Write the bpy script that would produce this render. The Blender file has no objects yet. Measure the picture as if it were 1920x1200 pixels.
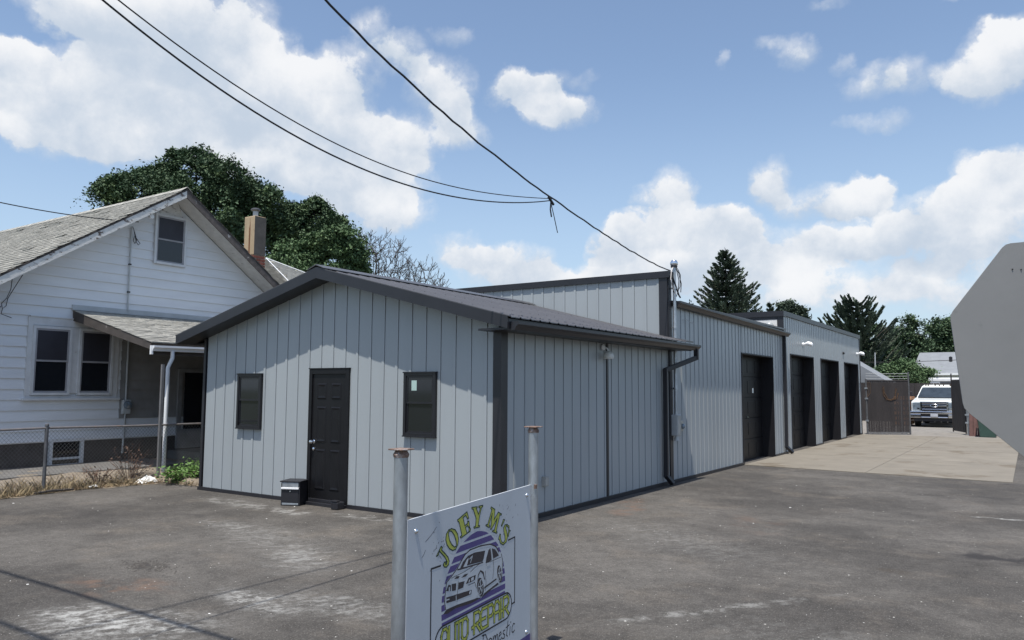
import bpy, math, random
import numpy as np
from mathutils import Vector, Matrix
C = bpy.context.scene.collection
R = math.radians
rnd = random.Random(7)
EXPOSURE = 0.18
CLOUD_K = 5.5
HAZE0 = 0.03
# ------------------------------------------------------------------ camera, sky, sun, exposure
scn = bpy.context.scene
yaw, pit, rol = R(-33.846), R(5.076), R(0.3024)
fw = Vector((math.sin(yaw)*math.cos(pit), math.cos(yaw)*math.cos(pit), math.sin(pit)))
rt0 = Vector((math.cos(yaw), -math.sin(yaw), 0)); up0 = rt0.cross(fw)
rt = rt0*math.cos(rol)+up0*math.sin(rol); up = up0*math.cos(rol)-rt0*math.sin(rol)
cd = bpy.data.cameras.new('camera'); cam = bpy.data.objects.new('camera', cd); C.objects.link(cam)
cam.matrix_world = Matrix(((rt.x, up.x, -fw.x, 0), (rt.y, up.y, -fw.y, 0), (rt.z, up.z, -fw.z, 1.7), (0, 0, 0, 1)))
cd.sensor_width = 36; cd.lens = 1444.7/1920*36; cd.clip_start = 0.05; cd.clip_end = 3000
scn.camera = cam
SUN_EL, SUN_AZ = 70.0, 16.0          # the sun stands behind the camera, a little to the right of the facade normal
sund = Vector((math.sin(R(SUN_AZ))*math.cos(R(SUN_EL)), -math.cos(R(SUN_AZ))*math.cos(R(SUN_EL)), math.sin(R(SUN_EL))))
sl = bpy.data.lights.new('sun', 'SUN'); sl.energy = 5.0; sl.angle = R(0.53); sl.color = (1, .95, .87)
so = bpy.data.objects.new('sun', sl); C.objects.link(so); so.rotation_euler = sund.to_track_quat('Z', 'Y').to_euler(); so.location = (0, 0, 30)
scn.view_settings.view_transform = 'Standard'; scn.view_settings.look = 'None'
scn.view_settings.exposure = EXPOSURE; scn.view_settings.gamma = 1
try: scn.view_settings.use_curve_mapping = False
except Exception: pass
scn.cycles.max_bounces = 8

def make_world():
    w = bpy.data.worlds.new('World'); scn.world = w; w.use_nodes = True
    nt = w.node_tree; N, L = nt.nodes, nt.links; N.clear()
    def nd(t, **k):
        n = N.new(t)
        for a, b in k.items(): setattr(n, a, b)
        return n
    def put(sock, v):
        if isinstance(v, bpy.types.NodeSocket): L.new(v, sock)
        else: sock.default_value = v
    def m(op, a, b=0.0, c=0.0, clamp=False):
        n = nd('ShaderNodeMath', operation=op, use_clamp=clamp); put(n.inputs[0], a); put(n.inputs[1], b); put(n.inputs[2], c); return n.outputs[0]
    def vm(op, a, b=(0, 0, 0), c=(0, 0, 0), out=0):
        n = nd('ShaderNodeVectorMath', operation=op); put(n.inputs[0], a); put(n.inputs[1], b)
        if op == 'MULTIPLY_ADD': put(n.inputs[2], c)
        return n.outputs['Value' if out else 'Vector']
    def mr(v, a, b, c=0.0, d=1.0, smooth=True):
        n = nd('ShaderNodeMapRange', interpolation_type='SMOOTHSTEP' if smooth else 'LINEAR')
        put(n.inputs[0], v); put(n.inputs[1], a); put(n.inputs[2], b); put(n.inputs[3], c); put(n.inputs[4], d); return n.outputs[0]
    def noise(vec, sc, det, ro, col=False):
        n = nd('ShaderNodeTexNoise'); put(n.inputs['Vector'], vec); n.inputs['Scale'].default_value = sc; n.inputs['Detail'].default_value = det; n.inputs['Roughness'].default_value = ro
        return n.outputs['Color' if col else 'Fac']
    sky = nd('ShaderNodeTexSky', sky_type='NISHITA', sun_disc=False)
    sky.sun_elevation = R(SUN_EL); sky.sun_rotation = R(180-SUN_AZ); sky.altitude = 100; sky.air_density = 1.0; sky.dust_density = 1.0; sky.ozone_density = .45
    d = nd('ShaderNodeTexCoord').outputs['Generated']
    sp = nd('ShaderNodeSeparateXYZ'); L.new(d, sp.inputs[0])
    az = m('MULTIPLY', m('ARCTAN2', sp.outputs[0], sp.outputs[1]), 57.2958)
    el = m('MULTIPLY', m('ARCSINE', sp.outputs[2]), 57.2958)
    wc = noise(d, 13.0, 5, .6, col=True)
    warp = vm('MULTIPLY_ADD', wc, (5.4, 3.6, 0), (-2.7, -1.8, 0))
    cb = nd('ShaderNodeCombineXYZ'); L.new(az, cb.inputs[0]); L.new(el, cb.inputs[1])
    v = vm('ADD', cb.outputs[0], warp)
    s3 = nd('ShaderNodeSeparateXYZ'); L.new(v, s3.inputs[0]); v0 = nd('ShaderNodeCombineXYZ'); L.new(s3.outputs[0], v0.inputs[0]); L.new(s3.outputs[1], v0.inputs[1]); v = v0.outputs[0]
    # cumulus masses of this afternoon, each at its own bearing and elevation; the running density rides in z
    G = 0.0
    for (a, e, rx, ry, wt) in CLOUDS:
        q = vm('MULTIPLY', vm('SUBTRACT', v, (a, e, 0)), (1/(1.25*rx), 1/(1.25*ry), 0))
        t = vm('DOT_PRODUCT', q, q, out=1)
        f = m('MAXIMUM', m('MULTIPLY_ADD', t, -wt, wt), 0.0)
        sq = nd('ShaderNodeSeparateXYZ'); L.new(q, sq.inputs[0]); G = m('MULTIPLY_ADD', sq.outputs[1], f, G)
        c3 = nd('ShaderNodeCombineXYZ'); L.new(f, c3.inputs[2]); L.new(m('MULTIPLY', G, 1e-7), c3.inputs[0])
        v = vm('ADD', v, c3.outputs[0])
    s2 = nd('ShaderNodeSeparateXYZ'); L.new(v, s2.inputs[0]); D = m('MINIMUM', s2.outputs[2], 1.15)
    # the same kind of scattered cumulus goes on all round the sky beyond the listed masses
    gaz = m('MAXIMUM', mr(m('ABSOLUTE', m('ADD', az, 34.0)), 37, 44), mr(el, 29, 34))
    gen = mr(noise(vm('MULTIPLY', d, (1, 1, 1.7)), 3.1, 3, .5), .60, .78)
    D = m('ADD', D, m('MULTIPLY', m('MULTIPLY', gen, gaz), mr(el, 1, 8)))
    n1 = mr(noise(d, 17.0, 9, .62), .3, .7, smooth=False)
    val = m('MULTIPLY', D, m('MULTIPLY_ADD', n1, 1.05, .36))
    alpha = m('MAXIMUM', mr(val, .24, .56), m('MULTIPLY', mr(val, .04, .62), .72))
    n2 = mr(noise(vm('ADD', d, (0, 0, .012)), 7.0, 6, .55), .36, .64, smooth=False)
    top = m('DIVIDE', G, m('MAXIMUM', s2.outputs[2], .08))
    lit = mr(m('ADD', m('MULTIPLY_ADD', n2, .55, m('MULTIPLY', n1, .45)), m('MULTIPLY', top, .55)), .0, .95)
    cc = nd('ShaderNodeMix', data_type='RGBA'); L.new(lit, cc.inputs['Factor']); cc.inputs['A'].default_value = (*[c*CLOUD_K for c in (.60, .69, .81)], 1); cc.inputs['B'].default_value = (*[c*CLOUD_K for c in (1, 1.01, 1.03)], 1)
    # pale summer haze thickening towards the horizon
    hz = nd('ShaderNodeMix', data_type='RGBA'); L.new(m('MULTIPLY_ADD', mr(el, 24, -1), .62, HAZE0), hz.inputs['Factor'])
    L.new(sky.outputs[0], hz.inputs['A']); hz.inputs['B'].default_value = (*[c*CLOUD_K for c in (.52, .68, .88)], 1)
    mx = nd('ShaderNodeMix', data_type='RGBA'); L.new(m('MULTIPLY', alpha, .96), mx.inputs['Factor']); L.new(hz.outputs['Result'], mx.inputs['A']); L.new(cc.outputs['Result'], mx.inputs['B'])
    bg = nd('ShaderNodeBackground'); bg.inputs['Strength'].default_value = .15; L.new(mx.outputs['Result'], bg.inputs['Color'])
    L.new(bg.outputs[0], nd('ShaderNodeOutputWorld').inputs['Surface'])
CLOUDS = [(-59.3, 23.3, 6.0, 2.9, 1), (-54.8, 23.0, 4.8, 3.3, 1), (-63.3, 23.8, 4.2, 1.8, 0.9), (-52.8, 20.5, 4.5, 3.8, 1), (-58.1, 19.1, 6.4, 3.3, 1), (-66.1, 19.1, 3.3, 2.2, 0.9), (-64.5, 17.1, 4.1, 2.6, 1), (-60.0, 16.4, 5.5, 2.0, 0.7), (-49.8, 20.1, 3.5, 2.5, 0.8), (-46.8, 21.8, 2.4, 2.1, 0.7), (-44.9, 25.1, 1.8, 1.7, 0.45), (-42.1, 23.6, 2.4, 1.7, 0.6), (-39.2, 21.5, 2.8, 2.2, 0.7), (-37.6, 19.4, 2.4, 1.7, 0.7), (-47.5, 18.1, 4.7, 2.2, 0.9), (-42.8, 17.7, 3.2, 2.2, 0.9), (-44.3, 15.0, 4.8, 1.9, 0.8), (-49.7, 15.8, 5.4, 1.8, 0.8), (-44.3, 12.9, 4.3, 1.7, 0.9), (-52.6, 14.8, 4.5, 1.5, 0.6), (-38.5, 25.1, 1.4, 0.7, 0.35), (-67.6, 20.3, 1.7, 1.2, 0.7), (-32.7, 21.8, 2.5, 1.5, 1), (-30.3, 20.2, 3.0, 1.4, 1), (-30.7, 22.7, 2.0, 0.9, 0.3), (-28.0, 22.3, 1.2, 0.7, 0.26), (-13.3, 22.9, 1.4, 1.3, 0.44), (-14.9, 23.8, 1.0, 0.7, 0.33), (-10.3, 22.0, 0.8, 0.7, 0.3), (-8.0, 20.5, 2.0, 1.3, 0.44), (-5.4, 20.4, 1.6, 1.5, 0.48), (-1.0, 20.3, 2.7, 2.1, 0.95), (0.1, 21.3, 1.7, 1.5, 0.9), (-8.1, 17.7, 2.4, 0.7, 0.48), (-18.7, 23.2, 0.6, 0.6, 0.3), (-10.7, 25.6, 1.6, 0.4, 0.37), (-2.1, 24.1, 1.9, 0.4, 0.37), (-22.7, 13.9, 1.9, 1.8, 0.75), (-14.8, 14.8, 1.4, 1.6, 0.7), (-11.0, 13.2, 3.2, 1.4, 0.8), (-8.9, 13.0, 1.6, 1.3, 0.8), (-1.9, 13.0, 2.1, 1.7, 1.1), (-0.4, 13.2, 1.7, 1.9, 1.1), (-4.5, 11.5, 3.3, 1.5, 0.8), (-1.0, 10.4, 3.0, 2.0, 0.8), (-26.3, 10.8, 1.9, 1.6, 1), (-22.0, 11.6, 4.5, 1.5, 1), (-17.4, 11.6, 2.3, 1.4, 1), (-20.5, 9.2, 6.3, 2.1, 0.8), (-15.3, 9.8, 4.6, 1.9, 0.85), (-10.4, 10.2, 2.2, 1.4, 0.9), (-7.7, 10.4, 2.4, 1.3, 0.75), (-4.9, 9.5, 3.3, 1.7, 0.7), (-13.2, 7.1, 7.3, 2.0, 0.6), (-24.4, 7.8, 5.3, 2.1, 0.7), (-34.3, 9.0, 3.8, 1.7, 0.75), (-37.9, 10.0, 2.5, 1.3, 0.75), (-31.5, 7.7, 3.6, 1.4, 0.7), (-3.5, 6.6, 4.8, 2.0, 0.5), (-67.6, 15.9, 1.1, 1.0, 0.4)]
make_world()
# ------------------------------------------------------------------ materials
def mat(name, col, rough=.6, metal=0.0, var=.15, scale=3.0, fine=None, bump=0.0, bscale=60.0, spec=.5, stretch=(1, 1, 1), alt=None, altamt=.0, altscale=1.5, rand=0.0, coat=0.0):
    """procedural surface: two octaves of colour variation, optional second colour in patches, fine relief"""
    M = bpy.data.materials.new(name); M.use_nodes = True; nt = M.node_tree; N, L = nt.nodes, nt.links
    b = N['Principled BSDF']; b.inputs['Roughness'].default_value = rough; b.inputs['Metallic'].default_value = metal; b.inputs['Specular IOR Level'].default_value = spec
    b.inputs['Coat Weight'].default_value = coat
    g = N.new('ShaderNodeNewGeometry'); mp = N.new('ShaderNodeVectorMath'); mp.operation = 'MULTIPLY'; L.new(g.outputs['Position'], mp.inputs[0]); mp.inputs[1].default_value = stretch
    n = N.new('ShaderNodeTexNoise'); L.new(mp.outputs[0], n.inputs['Vector']); n.inputs['Scale'].default_value = scale; n.inputs['Detail'].default_value = 6; n.inputs['Roughness'].default_value = .6
    r = N.new('ShaderNodeMapRange'); L.new(n.outputs['Fac'], r.inputs[0]); r.inputs[1].default_value = .3; r.inputs[2].default_value = .7; r.inputs[3].default_value = 1-var; r.inputs[4].default_value = 1+var
    h = N.new('ShaderNodeHueSaturation'); h.inputs['Color'].default_value = (*col, 1); L.new(r.outputs[0], h.inputs['Value'])
    out = h.outputs[0]
    if rand:
        oi = N.new('ShaderNodeObjectInfo'); rr = N.new('ShaderNodeMapRange'); L.new(oi.outputs['Random'], rr.inputs[0]); rr.inputs[3].default_value = 1-rand; rr.inputs[4].default_value = 1+rand
        h2 = N.new('ShaderNodeHueSaturation'); L.new(out, h2.inputs['Color']); L.new(rr.outputs[0], h2.inputs['Value']); out = h2.outputs[0]
    if alt:
        n3 = N.new('ShaderNodeTexNoise'); L.new(mp.outputs[0], n3.inputs['Vector']); n3.inputs['Scale'].default_value = altscale; n3.inputs['Detail'].default_value = 8; n3.inputs['Roughness'].default_value = .68
        r3 = N.new('ShaderNodeMapRange'); r3.interpolation_type = 'SMOOTHSTEP'; L.new(n3.outputs['Fac'], r3.inputs[0]); r3.inputs[1].default_value = .62-altamt; r3.inputs[2].default_value = .72-altamt
        mx = N.new('ShaderNodeMix'); mx.data_type = 'RGBA'; L.new(r3.outputs[0], mx.inputs['Factor']); L.new(out, mx.inputs['A']); mx.inputs['B'].default_value = (*alt, 1); out = mx.outputs['Result']
    L.new(out, b.inputs['Base Color'])
    if bump:
        n2 = N.new('ShaderNodeTexNoise'); L.new(mp.outputs[0], n2.inputs['Vector']); n2.inputs['Scale'].default_value = bscale; n2.inputs['Detail'].default_value = 5
        bp = N.new('ShaderNodeBump'); bp.inputs['Strength'].default_value = bump; bp.inputs['Distance'].default_value = .02; L.new(n2.outputs['Fac'], bp.inputs['Height']); L.new(bp.outputs[0], b.inputs['Normal'])
    return M
M_PANEL = mat('grey_steel_siding', (.318, .348, .366), .33, 0, .04, 1.2, bump=.03, bscale=8, alt=(.298, .328, .348), altamt=.03, altscale=.8, stretch=(1, 1, .25), rand=.015)
M_CORE = mat('dark_wall_cavity', (.075, .082, .09), .8)
M_TRIM = mat('charcoal_trim', (.018, .0185, .023), .40, 0, .15, 2.5, bump=.02, bscale=10)
M_ROOFM = mat('charcoal_roof_steel', (.07, .07, .076), .38, 0, .12, 1.5, bump=.02, bscale=8, alt=(.085, .085, .09), altamt=.06)
M_DOOR = mat('black_door_paint', (.0075, .0075, .009), .42, 0, .2, 6, spec=.3)
M_JAMB = mat('black_jamb_steel', (.011, .011, .014), .5, 0, .15, 4, spec=.3)
M_WFRAME = mat('black_window_frame', (.010, .010, .013), .35, 0, .1, 6)
M_GLASSD = mat('dark_window_glass', (.012, .014, .018), .06, 0, .1, 1, spec=.6)
M_GLASSS = mat('insect_screen', (.035, .035, .045), .45, 0, .12, 4, spec=.35)
M_PAPER = mat('paper_sticker', (.72, .76, .74), .7, 0, .05)
M_STICK = mat('pale_green_sticker', (.35, .48, .45), .6, 0, .08)
M_GALV = mat('galvanised_steel', (.40, .43, .46), .38, .75, .28, 14, bump=.08, bscale=30, stretch=(1, 1, .35), alt=(.62, .65, .67), altamt=.0, altscale=9)
M_RUST = mat('rusty_steel', (.20, .13, .10), .75, .2, .4, 30, bump=.3, bscale=80, alt=(.38, .33, .31), altamt=.1, altscale=22)
M_CHROME = mat('chrome', (.75, .77, .8), .12, 1, .05)
M_WHITEM = mat('white_enamel', (.76, .77, .78), .35, 0, .06, 4)
M_WHITEG = mat('white_gutter', (.70, .72, .74), .45, 0, .1, 3, alt=(.45, .45, .43), altamt=-.02, altscale=6)
M_SIDING = mat('white_siding', (.67, .69, .715), .6, 0, .06, 2, bump=.06, bscale=25, alt=(.62, .62, .6), altamt=-.03, altscale=3, stretch=(1, .5, 2.5), rand=.02)
M_SIDINGD = mat('grimy_shaded_siding', (.24, .235, .232), .7, 0, .15, 3, bump=.06, bscale=25, alt=(.22, .20, .18), altamt=.03, altscale=2)  # grime and the porch roof's shade, both mixed into this siding colour
M_PEEL = mat('peeling_white_paint', (.62, .62, .60), .75, 0, .12, 8, bump=.3, bscale=40, alt=(.13, .10, .085), altamt=.085, altscale=5, stretch=(1, 1, 2))
M_RAKE = mat('weathered_fascia', (.10, .085, .078), .8, 0, .3, 9, bump=.3, bscale=50, alt=(.50, .49, .47), altamt=.0, altscale=6)
M_SOFFIT = mat('flaking_white_soffit', (.52, .52, .51), .8, 0, .12, 6, alt=(.24, .215, .20), altamt=.0, altscale=7, stretch=(1, 1, 2))
M_WOODD = mat('added_wall_dark_wood', (.06, .052, .048), .85, 0, .25, 5, bump=.2, alt=(.25, .24, .23), altamt=-.03, altscale=5)
M_WTRIM = mat('white_window_trim', (.58, .595, .61), .6, 0, .08, 6, alt=(.38, .36, .34), altamt=-.01, altscale=7)
M_SHING = mat('grey_asphalt_shingle', (.31, .305, .28), .95, 0, .22, 9, bump=.35, bscale=120, alt=(.43, .42, .38), altamt=.09, altscale=4, rand=.16)
M_FOUND = mat('dark_painted_block', (.055, .048, .045), .85, 0, .25, 5, bump=.3, bscale=30, alt=(.09, .08, .075), altamt=.05)
M_STUCCO = mat('tan_stucco', (.40, .31, .20), .9, 0, .15, 5, bump=.3, bscale=50, alt=(.17, .09, .05), altamt=.01, altscale=3, stretch=(1, 1, .3))
M_BRICK = mat('red_brick', (.20, .065, .045), .9, 0, .25, 20, bump=.3, rand=.25)
M_MORTAR = mat('pale_mortar', (.40, .37, .34), .95)
M_PIPEG = mat('grey_conduit', (.42, .44, .45), .5, .1, .1, 5)
M_CABLE = mat('black_cable', (.012, .012, .015), .6)
M_CABLEW = mat('white_cable', (.55, .52, .5), .6)
M_CONC = mat('concrete', (.192, .173, .142), .9, 0, .12, 1.4, bump=.15, bscale=60, alt=(.135, .112, .082), altamt=.07, altscale=.75, rand=.03)
M_CURB = mat('dark_concrete', (.12, .118, .115), .9, 0, .2, 6, bump=.3)
M_GRAVEL = mat('gravel_ground', (.21, .195, .175), .95, 0, .22, 3, bump=.5, bscale=40, alt=(.13, .125, .12), altamt=.05, altscale=1.1)
M_DIRT = mat('dry_dirt', (.20, .168, .13), .95, 0, .25, 4, bump=.6, bscale=45, alt=(.15, .125, .10), altamt=.08, altscale=2.2)
M_WALK = mat('grey_walk', (.125, .122, .118), .95, 0, .2, 4, bump=.2, alt=(.17, .155, .13), altamt=.05)
M_LAWN = mat('far_grass', (.07, .085, .035), .95, 0, .3, .4, bump=.4, bscale=5)
M_STRAW = mat('dry_grass_blade', (.30, .235, .14), .9, 0, .35, 6, alt=(.19, .125, .08), altamt=.08, altscale=5)
M_WEED = mat('green_weed_leaf', (.085, .17, .035), .6, 0, .35, 9)
M_WEEDR = mat('brown_weed', (.11, .065, .045), .9, 0, .3, 7)
M_LEAF = mat('dark_green_leaf', (.062, .098, .055), .6, 0, .4, 1.3, alt=(.10, .145, .07), altamt=.09, altscale=1.2, spec=.12)
M_LEAF2 = mat('mid_green_leaf', (.088, .140, .068), .6, 0, .4, 1.5, alt=(.125, .185, .085), altamt=.09, altscale=1.2, spec=.12)
M_NEEDLE = mat('conifer_needle', (.060, .085, .060), .65, 0, .4, 1.5, alt=(.085, .118, .075), altamt=.06, altscale=2, spec=.25)
M_BARK = mat('bark', (.09, .075, .065), .95, 0, .25, 6, bump=.4, stretch=(1, 1, .3))
M_BAREW = mat('bare_grey_wood', (.085, .077, .078), .9, 0, .2, 4)
M_SIGN = mat('sign_panel_paint', (.47, .50, .535), .45, 0, .05, 3, alt=(.40, .42, .45), altamt=-.02, altscale=4)
M_SIGNED = mat('sign_panel_edge', (.5, .52, .55), .4, .2, .1)
M_YEL = mat('sign_yellow_green', (.40, .43, .075), .6, 0, .1, 14)
M_GRN = mat('sign_dark_green', (.02, .045, .03), .6, 0, .1)
M_PUR = mat('sign_purple', (.075, .055, .19), .6, 0, .08, 10)
M_BLK = mat('sign_black', (.016, .015, .022), .6, 0, .1)
M_CARB = mat('sign_dark_brown', (.035, .028, .032), .6, 0, .1)
M_ALU = mat('dull_aluminium_sheet', (.235, .234, .230), .55, .25, .06, 2.2, bump=.04, bscale=14, alt=(.19, .19, .187), altamt=-.045, altscale=7)
M_SLAT = mat('brown_privacy_slat', (.028, .023, .023), .7, 0, .3, 4, alt=(.046, .035, .032), altamt=.0, altscale=2, stretch=(1, 1, .3))
M_VINE = mat('dead_vine', (.10, .058, .032), .9, 0, .3, 8)
M_TRUCK = mat('white_truck_paint', (.72, .75, .73), .25, 0, .03, 2, coat=.3)
M_TYRE = mat('black_rubber', (.014, .014, .015), .8, 0, .2, 8)
M_BPLAST = mat('black_plastic', (.014, .014, .018), .5, 0, .15, 8)
M_WSCREEN = mat('windscreen_glass', (.03, .04, .05), .08, 0, .3, 3, spec=.8, alt=(.14, .17, .19), altamt=-.02, altscale=3)
M_LAMPG = mat('headlamp_glass', (.16, .20, .24), .12, .2, .3, 14, spec=.8)
M_AMBER = mat('clearance_lamp', (.15, .10, .06), .3)
M_PLATE = mat('number_plate', (.45, .47, .52), .5)
M_ROOFG = mat('far_grey_roof', (.20, .215, .235), .9, 0, .1, 2)
M_BIN = mat('green_bin_plastic', (.035, .075, .06), .6, 0, .15)
M_REDB = mat('faded_red_board', (.075, .032, .028), .8, 0, .3, 4)
M_ORANGE = mat('orange_brown_timber', (.36, .18, .09), .85, 0, .3, 7)
M_CHIP = mat('white_stone_chip', (.5, .49, .46), .9, 0, .3, 30)
M_CHIPD = mat('dark_stone_chip', (.06, .055, .05), .9, 0, .3, 30)
M_RAG = mat('white_plastic_rag', (.7, .7, .69), .6, 0, .12, 12)
M_LED = mat('white_lamp_housing', (.80, .82, .84), .35, 0, .04)

def asphalt_mat():
    M = bpy.data.materials.new('worn_asphalt'); M.use_nodes = True; nt = M.node_tree; N, L = nt.nodes, nt.links
    b = N['Principled BSDF']; b.inputs['Roughness'].default_value = .92; b.inputs['Specular IOR Level'].default_value = .25
    g = N.new('ShaderNodeNewGeometry').outputs['Position']
    def put(s, v):
        if isinstance(v, bpy.types.NodeSocket): L.new(v, s)
        else: s.default_value = v
    def vm(op, a, c):
        n = N.new('ShaderNodeVectorMath'); n.operation = op; put(n.inputs[0], a); put(n.inputs[1], c); return n.outputs[0]
    def noise(sc, det=6, ro=.6, st=(1, 1, 1), off=(0, 0, 0), g=g):
        n = N.new('ShaderNodeTexNoise'); L.new(vm('ADD', vm('MULTIPLY', g, st), off), n.inputs['Vector']); n.inputs['Scale'].default_value = sc; n.inputs['Detail'].default_value = det; n.inputs['Roughness'].default_value = ro; return n.outputs['Fac']
    def mr(v, a, c, d=0.0, e=1.0):
        n = N.new('ShaderNodeMapRange'); n.interpolation_type = 'SMOOTHSTEP'; put(n.inputs[0], v)
        for i, x in enumerate((a, c, d, e)): n.inputs[i+1].default_value = x
        return n.outputs[0]
    def m(op, a, c=0.0, clamp=False):
        n = N.new('ShaderNodeMath'); n.operation = op; n.use_clamp = clamp; put(n.inputs[0], a); put(n.inputs[1], c); return n.outputs[0]
    def mix(f, a, c):
        n = N.new('ShaderNodeMix'); n.data_type = 'RGBA'; put(n.inputs['Factor'], f)
        for k, x in (('A', a), ('B', c)): put(n.inputs[k], x if isinstance(x, bpy.types.NodeSocket) else (*x, 1))
        return n.outputs['Result']
    col = mix(mr(noise(.35, 7, .62), .40, .60), (.058, .054, .050), (.104, .097, .089))
    col = mix(m('MULTIPLY', mr(noise(1.1, 8, .66, off=(3, 1, 0)), .5, .68), .55), col, (.128, .112, .095))
    col = mix(m('MULTIPLY', mr(noise(.8, 6, .6, (.35, 1, 1), (9, 4, 0)), .50, .68), .6), col, (.062, .058, .054))
    for sc_, det_, k_, o_ in ((5.5, 8, .24, 3), (19, 6, .22, 6), (42, 3, .22, 9)):
        hv = N.new('ShaderNodeHueSaturation'); put(hv.inputs['Color'], col); n_ = N.new('ShaderNodeMapRange'); put(n_.inputs[0], noise(sc_, det_, .7, off=(o_, 2, 1))); n_.inputs[1].default_value = .3; n_.inputs[2].default_value = .7; n_.inputs[3].default_value = 1-k_; n_.inputs[4].default_value = 1+k_; L.new(n_.outputs[0], hv.inputs['Value']); col = hv.outputs[0]
    # aggregate: pale and dark grains
    col = mix(m('MULTIPLY', mr(noise(75, 2, .5), .56, .72), .55), col, (.24, .228, .21))
    col = mix(m('MULTIPLY', mr(noise(60, 2, .5, off=(5, 5, 5)), .58, .7), .5), col, (.055, .05, .045))
    spk = mr(noise(34, 3, .55, off=(2, 8, 1)), .685, .74); col = mix(m('MULTIPLY', m('MULTIPLY', spk, mr(noise(.9, 4, .6, off=(1, 1, 4)), .42, .62)), .8), col, (.46, .45, .43))
    # stains with a shape of their own: centre, radii, turn, colour, amount
    brk = noise(5.5, 8, .7); brk2 = noise(1.9, 6, .65, off=(7, 2, 0)); rot = N.new('ShaderNodeVectorRotate'); rot.rotation_type = 'Z_AXIS'; L.new(g, rot.inputs['Vector']); rot.inputs['Angle'].default_value = R(32)
    strk = m('ADD', m('MULTIPLY', noise(1, 9, .78, (10, 2.6, 1), g=rot.outputs[0]), .5), m('MULTIPLY', noise(11, 9, .75), .5))
    for (x, y, rx, ry, ang, c, amt, nz) in STAINS:
        q = vm('SUBTRACT', g, (x, y, 0))
        rn = N.new('ShaderNodeVectorRotate'); rn.rotation_type = 'Z_AXIS'; L.new(q, rn.inputs['Vector']); rn.inputs['Angle'].default_value = R(ang)
        q = vm('MULTIPLY', rn.outputs[0], (1/rx, 1/ry, 0))
        dn = N.new('ShaderNodeVectorMath'); dn.operation = 'LENGTH'; L.new(q, dn.inputs[0])
        fall = m('SUBTRACT', 1.0, dn.outputs['Value'], True)
        w = {0: brk, 1: brk2, 2: strk}[nz]
        f = mr(m('MULTIPLY', fall, m('ADD', mr(w, .42, .68), .10)), .03, .62)
        col = mix(m('MULTIPLY', f, amt*(.8 if c == WH else .9)), col, c)
    L.new(col, b.inputs['Base Color'])
    bp = N.new('ShaderNodeBump'); bp.inputs['Strength'].default_value = .8; bp.inputs['Distance'].default_value = .010
    L.new(m('ADD', noise(90, 3, .6), m('MULTIPLY', noise(14, 4, .6), 1.2)), bp.inputs['Height']); L.new(bp.outputs[0], b.inputs['Normal'])
    return M
WH, DK, RS, BR = (.40, .40, .385), (.035, .033, .033), (.175, .105, .072), (.06, .05, .04)
STAINS = [(-7.04, 4.3, .42, .28, 10, DK, .8, 0), (-7.0, 4.75, .8, .45, 25, DK, .35, 1), (-6.56, 3.72, .75, .45, -15, RS, .6, 1), (-5.5, 3.2, 1.1, .5, -30, WH, 1, 2), (-6.0, 3.15, .6, .4, -20, WH, .9, 2),
          (-5.2, 4.1, .8, .3, 10, WH, .9, 2), (-6.2, 5.4, 1.1, .6, 35, WH, .5, 2), (-7.4, 5.9, 1.3, .7, 20, WH, .35, 2), (-8.3, 6.1, .9, .35, 10, WH, .4, 2), (-4.6, 4.4, 1.2, .45, 0, WH, .5, 2), (-5.0, 2.9, 1.2, .5, 0, WH, .55, 2),
          (-9.6, 7.3, 1.6, .3, 5, WH, .45, 0), (-8.5, 7.25, .5, .3, 0, WH, .6, 0), (-7.3, 7.5, .9, .25, -5, WH, .4, 0), (-.1, 9.5, 1.3, .55, 4, DK, 1, 1), (-.2, 9.45, .8, .4, 0, DK, .9, 1), (-.92, 8.9, .38, .2, 8, BR, .9, 1), (-1.2, 8.2, .36, .16, 8, BR, .8, 1), (-.35, 12.36, .6, .10, -3, WH, .9, 0),
          (-4.9, 10.4, 1.2, .35, 75, RS, .5, 1), (-.6, 14.6, 1.4, .25, -12, DK, .5, 1), (-3.2, 12.5, 1.0, .3, 10, DK, .3, 1), (-2.1, 6.0, 1.6, .12, -55, WH, .45, 0), (-3.4, 8.5, 2.5, .9, 30, WH, .2, 2), (-10.2, 5.5, 1.8, .4, 25, DK, .35, 1), (-9.2, 6.3, .6, .2, 0, DK, .5, 1),
          (-1.2, 5.5, 1.5, .8, 10, WH, .2, 2), (-2.8, 4.9, 1.2, .5, 0, BR, .25, 1), (-3.0, 10.2, 1.4, .5, 70, RS, .2, 1)]
M_ASPH = asphalt_mat()

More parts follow.
